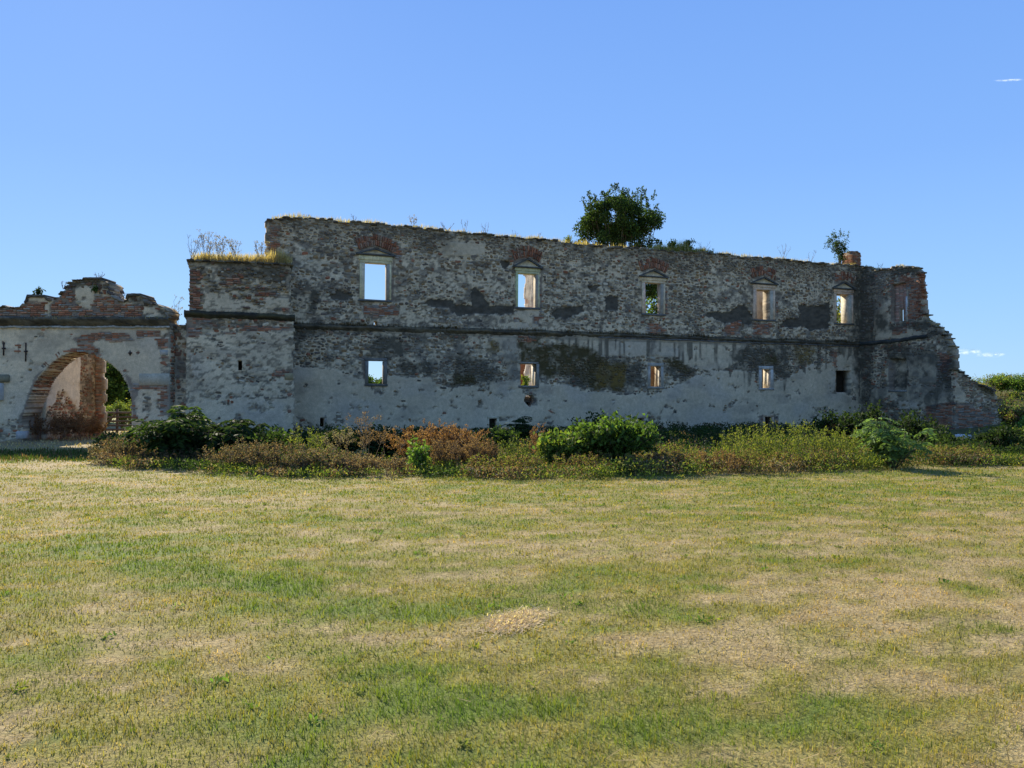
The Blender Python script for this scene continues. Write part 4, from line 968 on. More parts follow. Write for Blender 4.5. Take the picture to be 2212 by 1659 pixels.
# ================================================================== VEGETATION BUILDERS
def leafset(acc, P, L, W, cols, rng, up=.0, D=None, spread=1.0):
    n = len(P)
    if not n: return
    u = rng.normal(0, 1, (n, 3)); u /= np.linalg.norm(u, axis=1)[:, None]
    if D is not None: u = u * spread + D
    u[:, 2] += up; u /= np.linalg.norm(u, axis=1)[:, None]
    v = np.cross(u, rng.normal(0, 1, (n, 3))); v /= np.linalg.norm(v, axis=1)[:, None] + 1e-9
    w = np.cross(u, v); L = np.broadcast_to(L, n)[:, None] * rng.uniform(.65, 1.25, (n, 1)); W = np.broadcast_to(W, n)[:, None]
    V = np.stack([P, P + u * L * .45 + v * W * .5 + w * W * .12, P + u * L, P + u * L * .45 - v * W * .5 + w * W * .12], 1).reshape(-1, 3)
    acc.add(V, [np.arange(n * 4).reshape(-1, 4)], np.repeat(cols, 4, 0))
def lcol(pal, n, rng, var=.25):
    pal = np.array(pal); return pal[rng.integers(len(pal), size=n)] * rng.uniform(1 - var, 1 + var, (n, 1))
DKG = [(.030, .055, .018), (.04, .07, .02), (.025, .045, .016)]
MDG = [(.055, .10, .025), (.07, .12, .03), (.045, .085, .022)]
BRG = [(.12, .22, .045), (.14, .25, .05), (.09, .17, .035), (.17, .27, .06)]
YLG = [(.21, .25, .05), (.17, .22, .045), (.26, .26, .065), (.13, .18, .035)]
BRN = [(.20, .12, .07), (.15, .095, .06), (.27, .175, .11), (.10, .068, .042)]
RST = [(.24, .125, .065), (.18, .095, .05), (.29, .17, .095)]
TAN = [(.52, .41, .20), (.44, .34, .16), (.58, .47, .25)]
GRY = [(.20, .17, .13), (.16, .13, .10), (.26, .22, .16)]
BLG = [(.13, .22, .075), (.17, .27, .10), (.10, .17, .055)]
def curve(p0, d, l, n, rng, bend=.25, up=0.0):
    P = [np.array(p0, float)]; d = np.array(d, float); d /= np.linalg.norm(d)
    for _ in range(n):
        d = d + rng.normal(0, bend, 3) + np.array((0, 0, up)); d /= np.linalg.norm(d); P.append(P[-1] + d * l / n)
    return np.array(P)
def shrub(h, w, pal, rng, nst=9, ntw=9, leaf=.11, lw=.05, per=26, spikes=0, lo=.08, depth=None, stemc=(.12, .09, .06), r0=.02, crown=None):
    """rounded leafy shrub: stems fan out, twigs carry leaves"""
    S, Lf = Acc(), Acc(); dp = depth or w
    tips = []
    for i in range(nst):
        a = rng.uniform(0, 2 * math.pi); rr = rng.uniform(0, 1) ** .6
        e = np.array((math.cos(a) * rr * w * .42, math.sin(a) * rr * dp * .42, h * (.62 + .3 * math.sqrt(max(0, 1 - rr ** 2))) * rng.uniform(.75, 1)))
        b = np.array((rng.normal(0, .05 * w), rng.normal(0, .05 * w), 0))
        t = np.linspace(0, 1, 6)[:, None]; P = b * (1 - t) + e * t; P[:, :2] *= (t ** .7) if crown is None else (np.clip((t - crown) / (1 - crown), 0, 1) ** .8 + .05)
        P[1:-1] += rng.normal(0, .03 * h, (4, 3)); S.tube(P, r0 * rng.uniform(.7, 1.2), r0 * .25, stemc, 4)
        for j in range(ntw):
            t = rng.uniform(lo if crown is None else crown, 1) ** .7; k = t * 5; q = P[int(min(k, 4))] * (1 - (k % 1)) + P[int(min(k, 4)) + 1] * (k % 1) if k < 5 else P[5]
            d = rng.normal(0, 1, 3); d[2] = abs(d[2]) * .7 + .1; d[:2] += q[:2] * 1.2 / max(w, .3)
            T = curve(q, d, rng.uniform(.14, .26) * max(w, h * .6), 4, rng, .3); S.tube(T, r0 * .3, r0 * .1, stemc, 3)
            m = per; tt = rng.uniform(.15, 1, m) * 4; ii = np.minimum(tt.astype(int), 3); fr = (tt - ii)[:, None]
            Q_ = T[ii] * (1 - fr) + T[ii + 1] * fr + rng.normal(0, leaf * .55, (m, 3))
            tips.append((Q_, rng.uniform(.75, 1.2)))
    for i in range(spikes):
        a = rng.uniform(0, 2 * math.pi); rr = rng.uniform(0, .9); b = np.array((math.cos(a) * rr * w * .45, math.sin(a) * rr * dp * .45, h * (.60 + .22 * math.sqrt(1 - rr * rr))))
        T = curve(b, (b[0] * .25 / w, b[1] * .2 / w, 1), h * rng.uniform(.12, .24), 4, rng, .08); S.tube(T, r0 * .3, r0 * .1, stemc, 3)
        m = int(per * .9); tt = rng.uniform(0, 1, m) * 4; ii = np.minimum(tt.astype(int), 3); fr = (tt - ii)[:, None]
        tips.append((T[ii] * (1 - fr) + T[ii + 1] * fr + rng.normal(0, leaf * .3, (m, 3)), 1.0))
    for Q_, k in tips: leafset(Lf, Q_, leaf, lw, lcol(pal, len(Q_), rng) * k, rng, up=.15)
    return Lf, S
def compound(h, w, pal, rng, nst=7, nleaf=14, rachis=.5, leaf=.13, stemc=(.10, .08, .05)):
    """elder / tree of heaven like: long arching pinnate leaves"""
    S, Lf = Acc(), Acc()
    for i in range(nst):
        a = rng.uniform(0, 2 * math.pi); rr = rng.uniform(.1, 1)
        e = np.array((math.cos(a) * rr * w * .38, math.sin(a) * rr * w * .38, h * rng.uniform(.7, .97) * (1 - .25 * rr)))
        t = np.linspace(0, 1, 6)[:, None]; P = e * t; P[1:-1] += rng.normal(0, .03 * h, (4, 3)); S.tube(P, .02, .006, stemc, 4)
        for j in range(nleaf):
            k = rng.uniform(.3, 1) * 5; ii = min(int(k), 4); q = P[ii] * (1 - (k - ii)) + P[ii + 1] * (k - ii)
            a2 = rng.uniform(0, 2 * math.pi); d = np.array((math.cos(a2), math.sin(a2), rng.uniform(.2, .9)))
            T = curve(q, d, rachis * rng.uniform(.6, 1.1), 5, rng, .08, up=-.22); S.tube(T, .004, .002, stemc, 3)
            side = np.cross(T[-1] - T[0], (0, 0, 1)); side /= np.linalg.norm(side) + 1e-9
            for m in range(9):
                tt = (m + 1) / 9 * 5; i2 = min(int(tt), 4); c = T[i2] * (1 - (tt - i2)) + T[i2 + 1] * (tt - i2)
                for sg in (-1, 1):
                    leafset(Lf, c[None], leaf, leaf * .34, lcol(pal, 1, rng), rng, D=np.array([side * sg + np.array((0, 0, -.35)) + (T[i2 + 1] - T[i2]) * 3])[0:1], spread=.18)
    return Lf, S
def weeds(h, w, pal, rng, nst=60, per=34, leaf=.05, lw=.014, depth=None, dry=0, tops=None, stemc=(.12, .12, .05)):
    """stand of upright leafy stems"""
    S, Lf = Acc(), Acc(); dp = depth or w * .6
    for i in range(nst):
        x, y = rng.uniform(-.5, .5) * w, rng.uniform(-.5, .5) * dp; hh = h * rng.uniform(.62, 1.0) * (1 - .45 * abs(2 * x / w) ** 2.5)
        P = curve((x, y, 0), (rng.normal(0, .1), rng.normal(0, .1), 1), hh, 5, rng, .06, up=.05); S.tube(P, .005, .002, stemc, 3)
        m = per; tt = rng.uniform(.12, 1, m) * 5; ii = np.minimum(tt.astype(int), 4); fr = (tt - ii)[:, None]
        Q_ = P[ii] * (1 - fr) + P[ii + 1] * fr; sp = .045 * (1.25 - tt / 5)[:, None] * h
        Q_ = Q_ + rng.normal(0, 1, (m, 3)) * sp * np.array((1, 1, .3)); leafset(Lf, Q_, leaf, lw, lcol(pal, m, rng), rng, up=.6)
        if tops: leafset(Lf, P[-1] + rng.normal(0, .035, (14, 3)) * np.array((1, 1, 2.2)), .03, .02, lcol(tops, 14, rng), rng)
    return Lf, S
def dryweed(h, w, pal, rng, nst=40, depth=None, nb=7, heads=16, leaf=.032, stemc=(.20, .13, .08), umbel=False, tangle=.12, r=.0045):
    """dead stems with branching heads of brown seed"""
    S, Lf = Acc(), Acc(); dp = depth or w * .6
    for i in range(nst):
        x, y = rng.uniform(-.5, .5) * w, rng.uniform(-.5, .5) * dp; hh = h * rng.uniform(.5, 1.0)
        c = np.array(stemc) * rng.uniform(.7, 1.3)
        P = curve((x, y, 0), (rng.normal(0, .2), rng.normal(0, .2), 1), hh, 5, rng, tangle, up=.03); S.tube(P, r, r * .4, c, 3)
        for j in range(nb):
            k = rng.uniform(.45 if not umbel else .7, 1) * 5; ii = min(int(k), 4); q = P[ii] * (1 - (k - ii)) + P[ii + 1] * (k - ii)
            T = curve(q, (rng.normal(0, .8), rng.normal(0, .8), 1), h * rng.uniform(.1, .26), 3, rng, .18); S.tube(T, r * .6, r * .3, c, 3)
            if heads:
                tt = rng.uniform(.3 if not umbel else .9, 1, heads); Q_ = T[0] + (T[-1] - T[0]) * tt[:, None] + rng.normal(0, .012 if not umbel else .03, (heads, 3))
                leafset(Lf, Q_, leaf, leaf * .7, lcol(pal, heads, rng), rng)
    return Lf, S
def plant(name, label, cat, parts, x, depth, group=None, z=None, rz=None, Y=None, X=None, leafmat=None, pn=('foliage', 'stems')):
    Lf, S = parts
    if X is None: a, _ = ray(x, 1000); X, Y = a * depth, depth
    if z is None: z = float(gz(np.array([X]), np.array([Y]))[0]) - .03
    t = empty(name, (X, Y, z), RNG.uniform(-.4, .4) if rz is None else rz)
    tag(t, label, cat, group)
    if Lf.n: Lf.build(pn[0], leafmat or M_leaf, t)
    if S.n: S.build(pn[1], M_stem, t)
    return t
def ht(y, depth): return CAMH + ray(0, y)[1] * depth
def wd(px, depth): return px * depth / F
r_ = lambda s: np.random.default_rng(s)
# ================================================================== PLANTS BEFORE THE WALL
def P_(kind, name, label, cat, x, dist, ytop, wpx, seed, **k):
    _a, _ = ray(x, 1000); h = ht(ytop, dist) - float(gz(np.array([_a * dist]), np.array([dist]))[0]); h = max(.5, h * (1.12 if kind is compound else 1.2 if kind is weeds else 1.05 if kind is dryweed else .95)); w = wd(wpx, dist) * (1.15 if dist < 21 else 1); mat = M_dry if kind is dryweed else M_leaf
    pn = k.pop('pn', ('foliage', 'stems') if kind is not dryweed else ('seed_heads', 'stems'))
    return plant(name, label, cat, kind(h, w, k.pop('pal'), r_(seed), **k), x, dist, leafmat=mat, pn=pn)
# deep in the shade of the wall
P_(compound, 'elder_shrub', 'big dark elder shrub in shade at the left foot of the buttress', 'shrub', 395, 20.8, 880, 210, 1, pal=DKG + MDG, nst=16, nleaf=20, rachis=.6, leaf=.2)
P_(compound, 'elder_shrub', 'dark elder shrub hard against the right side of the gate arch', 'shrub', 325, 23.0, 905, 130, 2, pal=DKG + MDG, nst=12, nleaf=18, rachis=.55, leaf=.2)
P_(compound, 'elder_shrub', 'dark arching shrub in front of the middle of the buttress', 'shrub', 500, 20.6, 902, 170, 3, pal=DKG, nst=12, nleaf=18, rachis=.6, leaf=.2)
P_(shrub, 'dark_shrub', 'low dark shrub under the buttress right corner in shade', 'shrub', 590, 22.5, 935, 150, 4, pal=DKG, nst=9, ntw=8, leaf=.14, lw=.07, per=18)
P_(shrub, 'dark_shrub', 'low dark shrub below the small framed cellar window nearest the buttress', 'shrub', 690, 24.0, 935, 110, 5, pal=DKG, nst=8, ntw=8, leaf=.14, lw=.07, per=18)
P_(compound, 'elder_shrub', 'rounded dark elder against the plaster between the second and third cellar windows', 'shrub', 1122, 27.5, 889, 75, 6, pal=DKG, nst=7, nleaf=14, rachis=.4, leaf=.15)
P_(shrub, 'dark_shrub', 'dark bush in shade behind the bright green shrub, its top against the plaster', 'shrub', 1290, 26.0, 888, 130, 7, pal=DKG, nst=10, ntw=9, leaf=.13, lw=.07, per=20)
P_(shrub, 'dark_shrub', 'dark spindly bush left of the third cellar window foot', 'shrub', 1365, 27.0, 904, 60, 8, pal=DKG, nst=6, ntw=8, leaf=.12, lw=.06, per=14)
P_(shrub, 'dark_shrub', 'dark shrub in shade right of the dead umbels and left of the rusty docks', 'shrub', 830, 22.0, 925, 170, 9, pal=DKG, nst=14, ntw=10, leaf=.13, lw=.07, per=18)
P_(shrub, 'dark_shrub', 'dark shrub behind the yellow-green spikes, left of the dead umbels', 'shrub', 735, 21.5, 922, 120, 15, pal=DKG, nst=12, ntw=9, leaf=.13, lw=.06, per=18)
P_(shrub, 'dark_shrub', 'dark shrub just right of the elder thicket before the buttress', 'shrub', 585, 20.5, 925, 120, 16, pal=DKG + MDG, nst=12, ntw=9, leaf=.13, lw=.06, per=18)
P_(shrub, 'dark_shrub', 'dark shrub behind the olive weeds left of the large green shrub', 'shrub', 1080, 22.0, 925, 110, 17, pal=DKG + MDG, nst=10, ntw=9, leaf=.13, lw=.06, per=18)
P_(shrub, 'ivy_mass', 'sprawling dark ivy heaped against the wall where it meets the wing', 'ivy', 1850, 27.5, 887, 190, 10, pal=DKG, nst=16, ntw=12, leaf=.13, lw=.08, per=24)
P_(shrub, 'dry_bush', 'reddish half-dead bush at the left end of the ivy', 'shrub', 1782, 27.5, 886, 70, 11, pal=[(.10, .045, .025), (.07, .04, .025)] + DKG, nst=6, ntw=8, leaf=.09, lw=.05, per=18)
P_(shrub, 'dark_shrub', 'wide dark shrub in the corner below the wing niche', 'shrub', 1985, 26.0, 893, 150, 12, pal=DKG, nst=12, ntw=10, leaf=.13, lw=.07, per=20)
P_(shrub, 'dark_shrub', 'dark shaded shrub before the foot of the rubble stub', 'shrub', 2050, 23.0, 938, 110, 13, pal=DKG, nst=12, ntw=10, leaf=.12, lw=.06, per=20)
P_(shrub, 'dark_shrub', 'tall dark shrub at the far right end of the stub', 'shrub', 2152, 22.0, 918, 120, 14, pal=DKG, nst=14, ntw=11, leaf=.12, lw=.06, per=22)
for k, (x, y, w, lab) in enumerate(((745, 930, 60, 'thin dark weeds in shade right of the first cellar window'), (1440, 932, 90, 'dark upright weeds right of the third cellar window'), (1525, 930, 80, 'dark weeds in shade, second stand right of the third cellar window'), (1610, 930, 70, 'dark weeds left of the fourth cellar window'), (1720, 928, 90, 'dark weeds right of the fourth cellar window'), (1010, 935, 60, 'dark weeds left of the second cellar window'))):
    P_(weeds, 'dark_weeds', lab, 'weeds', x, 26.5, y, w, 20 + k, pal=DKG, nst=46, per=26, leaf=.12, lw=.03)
# brightly lit front row
P_(shrub, 'green_shrub', 'large bright green broad-leaved shrub before the middle of the facade', 'shrub', 1315, 18.8, 902, 185, 30, pal=BRG + MDG + MDG, nst=30, ntw=15, leaf=.12, lw=.075, per=22, lo=.05)
P_(shrub, 'green_shrub', 'smaller bright shrub joined to the left of the large green shrub', 'shrub', 1215, 18.8, 925, 110, 31, pal=BRG + MDG + YLG, nst=16, ntw=11, leaf=.12, lw=.08, per=18)
P_(compound, 'sumac_shrub', 'pale green feathery-leaved shrub in front of the ivy near the right corner', 'shrub', 1930, 18.7, 893, 190, 32, pal=BLG, nst=11, nleaf=15, rachis=.5, leaf=.13)
P_(shrub, 'green_sapling', 'small leafy green sapling at the edge of the lawn left of centre', 'sapling', 905, 17.6, 940, 62, 33, pal=BRG, nst=6, ntw=8, leaf=.09, lw=.055, per=14)
P_(weeds, 'goldenrod', 'tall yellow-green weeds below the fourth cellar window', 'weeds', 1625, 20.0, 922, 120, 34, pal=YLG, nst=110, per=34, leaf=.07, lw=.02, depth=1.5)
P_(weeds, 'goldenrod', 'tall yellow-green weeds, the widest stand, right of the fourth cellar window', 'weeds', 1735, 20.0, 916, 130, 35, pal=YLG, nst=120, per=34, leaf=.07, lw=.02, depth=1.5)
P_(weeds, 'goldenrod', 'yellow-green weeds just left of the pale feathery shrub', 'weeds', 1838, 20.0, 925, 110, 36, pal=YLG, nst=90, per=34, leaf=.07, lw=.02, depth=1.5)
P_(weeds, 'goldenrod', 'bright yellow-green spikes under the buttress right corner', 'weeds', 660, 19.0, 925, 85, 37, pal=YLG, nst=46, per=30, leaf=.07, lw=.02)
P_(weeds, 'mugwort', 'olive green weeds left of the bright shrubs', 'weeds', 1120, 18.5, 950, 120, 38, pal=YLG + MDG, nst=90, per=32, leaf=.06, lw=.018)
P_(weeds, 'mugwort', 'olive weeds mixed with brown, right of the large green shrub', 'weeds', 1455, 19.5, 955, 130, 39, pal=YLG + BRN, nst=90, per=30, leaf=.055, lw=.018)
P_(weeds, 'mugwort', 'low olive weeds between the brown docks and the olive stand', 'weeds', 1050, 18.2, 965, 90, 40, pal=YLG + GRY, nst=60, per=28, leaf=.05, lw=.016)
P_(dryweed, 'dry_dock', 'tall rust-brown dead docks in front of the wall left of centre', 'dead weeds', 965, 19.5, 915, 110, 50, pal=RST, nst=70, nb=8, heads=20, leaf=.04)
P_(dryweed, 'dry_dock', 'dull brown dead weeds in front of the rust-brown docks', 'dead weeds', 1000, 18.0, 948, 110, 51, pal=BRN, nst=110, nb=7, heads=16)
P_(dryweed, 'dry_dock', 'rust-brown seed heads rising beside the small green sapling', 'dead weeds', 895, 20.0, 925, 60, 52, pal=RST, nst=26, nb=8, heads=20, leaf=.045)
P_(dryweed, 'dry_umbel', 'tall pale dead umbel stalks before the dark gap left of the sapling', 'dead weeds', 818, 19.0, 903, 60, 53, pal=BRN, nst=8, nb=9, heads=18, umbel=True, stemc=(.26, .19, .11), r=.007)
P_(dryweed, 'dry_umbel', 'dead umbel stalks between the yellow-green spikes and the dark gap', 'dead weeds', 750, 19.5, 925, 60, 54, pal=GRY, nst=10, nb=7, heads=14, umbel=True, stemc=(.22, .16, .10))
P_(dryweed, 'dry_bramble', 'brown dead bramble mound, leftmost, beside the path to the gate', 'dead weeds', 258, 20.4, 945, 95, 55, pal=BRN + GRY + DKG, nst=90, nb=8, heads=12, tangle=.3)
P_(dryweed, 'dry_bramble', 'low grey-brown bramble edge under the elder shrubs', 'dead weeds', 400, 19.5, 968, 190, 56, pal=BRN + DKG, nst=130, nb=7, heads=9, tangle=.3)
P_(dryweed, 'dry_bramble', 'large brown dead bramble mound in front of the buttress', 'dead weeds', 560, 18.4, 948, 170, 57, pal=BRN + GRY + DKG, nst=170, nb=8, heads=12, tangle=.3)
P_(dryweed, 'dry_bramble', 'brown tangled bramble falling to the lawn right of the large brown mound', 'dead weeds', 690, 17.8, 960, 120, 58, pal=BRN + GRY + MDG, nst=120, nb=8, heads=12, tangle=.3, stemc=(.26, .18, .12))
P_(dryweed, 'dry_dock', 'brown dead weeds below the large bright green shrub', 'dead weeds', 1290, 17.6, 985, 150, 59, pal=BRN + YLG, nst=110, nb=7, heads=14)
P_(dryweed, 'dry_dock', 'brown and gold dead weeds in front of the olive stand right of centre', 'dead weeds', 1500, 18.0, 982, 160, 60, pal=BRN + [(.24, .17, .05)], nst=120, nb=7, heads=14)
P_(dryweed, 'dry_dock', 'brown seed heads in front of the goldenrod', 'dead weeds', 1680, 18.4, 985, 190, 61, pal=BRN + YLG, nst=120, nb=7, heads=14)
P_(dryweed, 'dry_dock', 'low dull brown dead weeds at the lawn edge below the dead umbels', 'dead weeds', 800, 17.4, 985, 130, 66, pal=BRN + GRY, nst=80, nb=7, heads=12)
P_(dryweed, 'dry_dock', 'low brown dead weeds at the lawn edge right of the small green sapling', 'dead weeds', 1090, 17.0, 985, 130, 67, pal=BRN + YLG, nst=90, nb=7, heads=12)
P_(weeds, 'mugwort', 'low olive weeds at the lawn edge in front of the goldenrod', 'weeds', 1780, 18.6, 975, 170, 68, pal=YLG + MDG, nst=90, per=28, leaf=.055, lw=.018)
P_(weeds, 'mugwort', 'green weeds at the lawn edge before the rubble stub', 'weeds', 2090, 20.4, 965, 130, 69, pal=MDG + YLG, nst=70, per=28, leaf=.07, lw=.022)
P_(dryweed, 'dry_dock', 'brown dead weeds right of the pale feathery shrub', 'dead weeds', 2050, 19.8, 968, 130, 62, pal=BRN + YLG, nst=80, nb=7, heads=14)
P_(dryweed, 'dry_dock', 'orange seed head ball beside the dark elder right of the second cellar window', 'dead weeds', 1158, 20.5, 924, 42, 63, pal=RST, nst=12, nb=8, heads=24)
P_(dryweed, 'rusty_weeds', 'rust-red dead weeds heaped along the passage wall inside the arch', 'dead weeds', 128, 32.0, 896, 110, 64, pal=RST, nst=90, nb=8, heads=14, leaf=.05, stemc=(.22, .10, .06))
P_(dryweed, 'rusty_weeds', 'rust-red dead weeds at the foot of the brick pier', 'dead weeds', 190, 33.6, 905, 60, 65, pal=RST, nst=50, nb=8, heads=14, leaf=.05, stemc=(.22, .10, .06))
# low mixed undergrowth, one carpet
edge_px = [(214, 1004), (330, 1018), (500, 1024), (700, 1034), (870, 1029), (1000, 1035), (1250, 1036), (1480, 1028), (1700, 1022), (1900, 1014), (2000, 1008), (2240, 1008)]
def carpet(n, f0, f1, pals, hmin, hmax, leaf, lw, seed, name, label, cat, per=46, mat=None, up=.5):
    f0_stray = 1.0 if f0 == 0 else 0.0
    rng = r_(seed); A = Acc(); xs = [p[0] for p in edge_px]; ys = [p[1] for p in edge_px]
    for i in range(n):
        x = rng.uniform(214, 2240)
        if (745 < x < 865 and rng.random() < .75) or (335 < x < 470 and rng.random() < .55): continue
        _, d0 = gnd(x, np.interp(x, xs, ys)); d0 += rng.normal(0, .14) - (rng.random() < .12) * f0_stray * rng.uniform(.1, 1.3)
        t = (FA.o[0] + 0) ; a, _ = ray(x, 1000)
        dw = 30.5 if x < 635 else min(FA.world(FA.sz(x, 900)[0], 0, 0)[1] - .6, 44 if x < 2040 else 25)
        dpt = d0 + (f0 + (f1 - f0) * rng.random()) * (dw - d0); X, Y = a * dpt, dpt
        nz = float(vnoise(X * .9, Y * .9, 5)); h = hmin + (hmax - hmin) * nz * rng.uniform(.5, 1)
        pal = pals[int(min(len(pals) - 1, float(fbm(X * .55 + 3, Y * .4, 3, 9)) * 1.6 * len(pals) - .3 * len(pals)))] if len(pals) > 1 else pals[0]
        m = per; Pp = rng.normal(0, 1, (m, 3)) * (.17, .17, 0) + np.array((X, Y, 0)); Pp[:, 2] = float(gz(np.array([X]), np.array([Y]))[0]) + rng.random(m) ** .8 * h
        leafset(A, Pp, leaf, lw, lcol(pal, m, rng, .3), rng, up=up)
    return tag(A.build(name, mat or M_leaf), label, cat, kind='stuff')
carpet(1900, 0, .16, [BRN + MDG, YLG + MDG, BRN + GRY, MDG + YLG, MDG + DKG, GRY + BRN], .14, .5, .07, .024, 70, 'undergrowth', 'low tangle of yellow-green and brown weeds edging the lawn', 'undergrowth')
carpet(800, .14, .5, [MDG, BRN + DKG, DKG, DKG], .25, .7, .09, .035, 71, 'undergrowth', 'denser knee-high green and brown weeds behind the front edge', 'undergrowth')
carpet(900, .5, 1.0, [DKG, DKG, DKG + BRN], .25, .6, .14, .06, 72, 'undergrowth', 'dark weeds in the shade along the foot of the ruin', 'undergrowth', per=36)
# broad-leaved weeds and tufts dotted over the lawn
rng = r_(74); A = Acc(); n = 700
for i in range(n):
    Y = math.sqrt(rng.uniform(3.0 ** 2, 16 ** 2)); X = rng.uniform(-.72, .72) * Y; g = float(green(np.array([X]), np.array([Y]))[0])
    if rng.random() > g * 1.1: continue
    m = int(rng.integers(8, 26)); k = rng.uniform(.35, .8); q = rng.normal(0, .035 * k, (m, 3)); q[:, 2] = abs(q[:, 2]) * .2 + .008; q += (X, Y, float(gz(np.array([X]), np.array([Y]))[0]))
    leafset(A, q, .055 * k, .018 * k * rng.uniform(.5, 1.6), lcol([BRG, YLG, BRG, [(.16, .20, .05), (.20, .22, .07)]][rng.integers(4)], m, rng), rng, up=.25)
tag(A.build('lawn_weeds', M_leaf), 'small broad-leaved weeds and tufts dotted through the mown lawn', 'weeds', kind='stuff')
# strip of long grass before the gate, its green darkened to carry the gate's shadow
rng = r_(73); n = 9000; X = rng.uniform(-24, -11.5, n); Y = rng.uniform(20.6, 25.2, n) + np.abs(rng.normal(0, .4, n)); 
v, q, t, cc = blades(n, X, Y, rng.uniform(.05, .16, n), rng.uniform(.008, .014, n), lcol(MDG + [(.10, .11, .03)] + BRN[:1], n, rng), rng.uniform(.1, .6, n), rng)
tag(obj('shade_tinted_grass', mesh_np('shade_tinted_grass', v, [q, t], M_grass, cc)), 'longer grass in the shadow before the gate, its green darkened for the shade', 'grass', kind='stuff')
n = 5000; X = rng.uniform(-24, -13.5, n); Y = rng.uniform(25, 44, n)
v, q, t, cc = blades(n, X, Y, rng.uniform(.05, .14, n), rng.uniform(.01, .016, n), lcol(TAN, n, rng), rng.uniform(.3, .9, n), rng)
tag(obj('dry_path_grass', mesh_np('dry_path_grass', v, [q, t], M_grass, cc)), 'bleached dry grass on the sunny way through the gate', 'grass', kind='stuff')

# ================================================================== GRASS AND STALKS ON THE WALL HEADS
def topgrass(th_pl, topf, s0, s1, y0, y1, n, h0, h1, pal, seed, label, dens=None, name='wall_top_grass', lean=.55):
    rng = r_(seed); s = rng.uniform(s0, s1, n)
    if dens is not None: s = s[rng.random(n) < dens(s)]; n = len(s)
    y = rng.uniform(y0, y1, n); z = topf(s) - .03; X, Y, _ = th_pl.world(s, y, 0)
    h = rng.uniform(h0, h1, n) * (.5 + vnoise(s * 1.5, s * 0, seed))
    V, q, t, cc = blades(n, X, Y, h, rng.uniform(.005, .011, n), lcol(pal, n, rng), rng.uniform(0, lean, n), rng)
    V[:, 2] += np.repeat(z - gz(X, Y), 5)
    return tag(obj(name, mesh_np(name, V, [q, t], M_dry, cc)), label, 'dry grass', kind='stuff')
GPAL = TAN + [(.30, .25, .09), (.24, .22, .08)]
topgrass(FA, fa_top, s_left + .2, 15, .0, .95, 6500, .10, .30, GPAL, 80, 'short dry grass along the left half of the facade head')
topgrass(FA, fa_top, 15, s_end, .0, .95, 5500, .10, .28, GPAL, 81, 'short dry grass along the right half of the facade head', dens=lambda s: .4 + .6 * (vnoise(s * .7, s * 0, 4) > .4))
sg0, sg1 = FA.sz(1420, 540)[0], FA.sz(1530, 546)[0]
topgrass(FA, fa_top, sg0, sg1, .0, .8, 2600, .25, .62, TAN + YLG, 82, 'tall golden grass on the wall head right of the big tree')
topgrass(TW, tw_top, .1, s_r0 + .05, .02, 2.7, 11000, .25, .62, TAN, 83, 'thick golden dry grass on top of the buttress', dens=lambda s: sstep(0, .5, s))
sA, sB = FA.sz(622, 580)[0], FA.sz(640, 580)[0]
topgrass(GW, lambda S: np.full(np.shape(S), z_corn + .15), gx(-50), gx(366), -.25, 0, 1500, .05, .14, GPAL, 84, 'fringe of dry moss and grass on the gate cornice')
cz0 = [FA.sz(*p) for p in ((560, 699), (1160, 718), (1860, 743))]
topgrass(FA, lambda S: np.interp(S, [a for a, _ in cz0], [b for _, b in cz0]) + .06, 0, s_end, -.13, -.01, 5200, .05, .22, [(.20, .13, .05), (.13, .09, .035), (.09, .07, .03)], 85, 'brown withered grass rooted along the facade string course', dens=lambda s: .25 + .75 * (vnoise(s * .9, s * 0, 14) > .45))
topgrass(SB, sb_top, .0, s_b1, .0, 1.3, 1800, .08, .25, GPAL + YLG, 86, 'dry grass on the stepped rubble stub')
topgrass(WG, wg_top, .3, s_w1, .0, .45, 900, .06, .2, GPAL, 87, 'dry grass on the broken end wall head')
def stalk(pl, x, ybase, ytop, label, seed, wpx=30, yl=.5, kind='bare', n=4, col=(.16, .13, .11)):
    s, z = pl.sz(x, ybase, yl); X, Y, _ = pl.world(s, yl, 0); h = pl.sz(x, ytop, yl)[1] - z; w = wd(wpx, Y)
    S, Lf = Acc(), Acc(); rng = r_(seed)
    for i in range(n):
        d = np.array((rng.uniform(-.5, .5) * w / max(h, .1) * 1.6, rng.uniform(-.15, .15), 1)); P = curve((rng.normal(0, .04), 0, 0), d, h * rng.uniform(.75, 1.05), 5, rng, .06); S.tube(P, .011, .005, col, 3)
        for j in range(5):
            k = rng.integers(2, 6); T = curve(P[k], (rng.normal(0, .7), rng.normal(0, .3), 1), h * .22, 2, rng, .2); S.tube(T, .006, .004, col, 3)
            if kind != 'bare': leafset(Lf, T[-1] + rng.normal(0, .03, (7, 3)), .05, .04, lcol(GRY, 7, rng), rng)
    return plant('dry_stalk', label, 'dead plant', (Lf, S), x, 0, z=z - .05, X=X, Y=Y, rz=0, leafmat=M_dry, pn=('seed_heads', 'stems'))
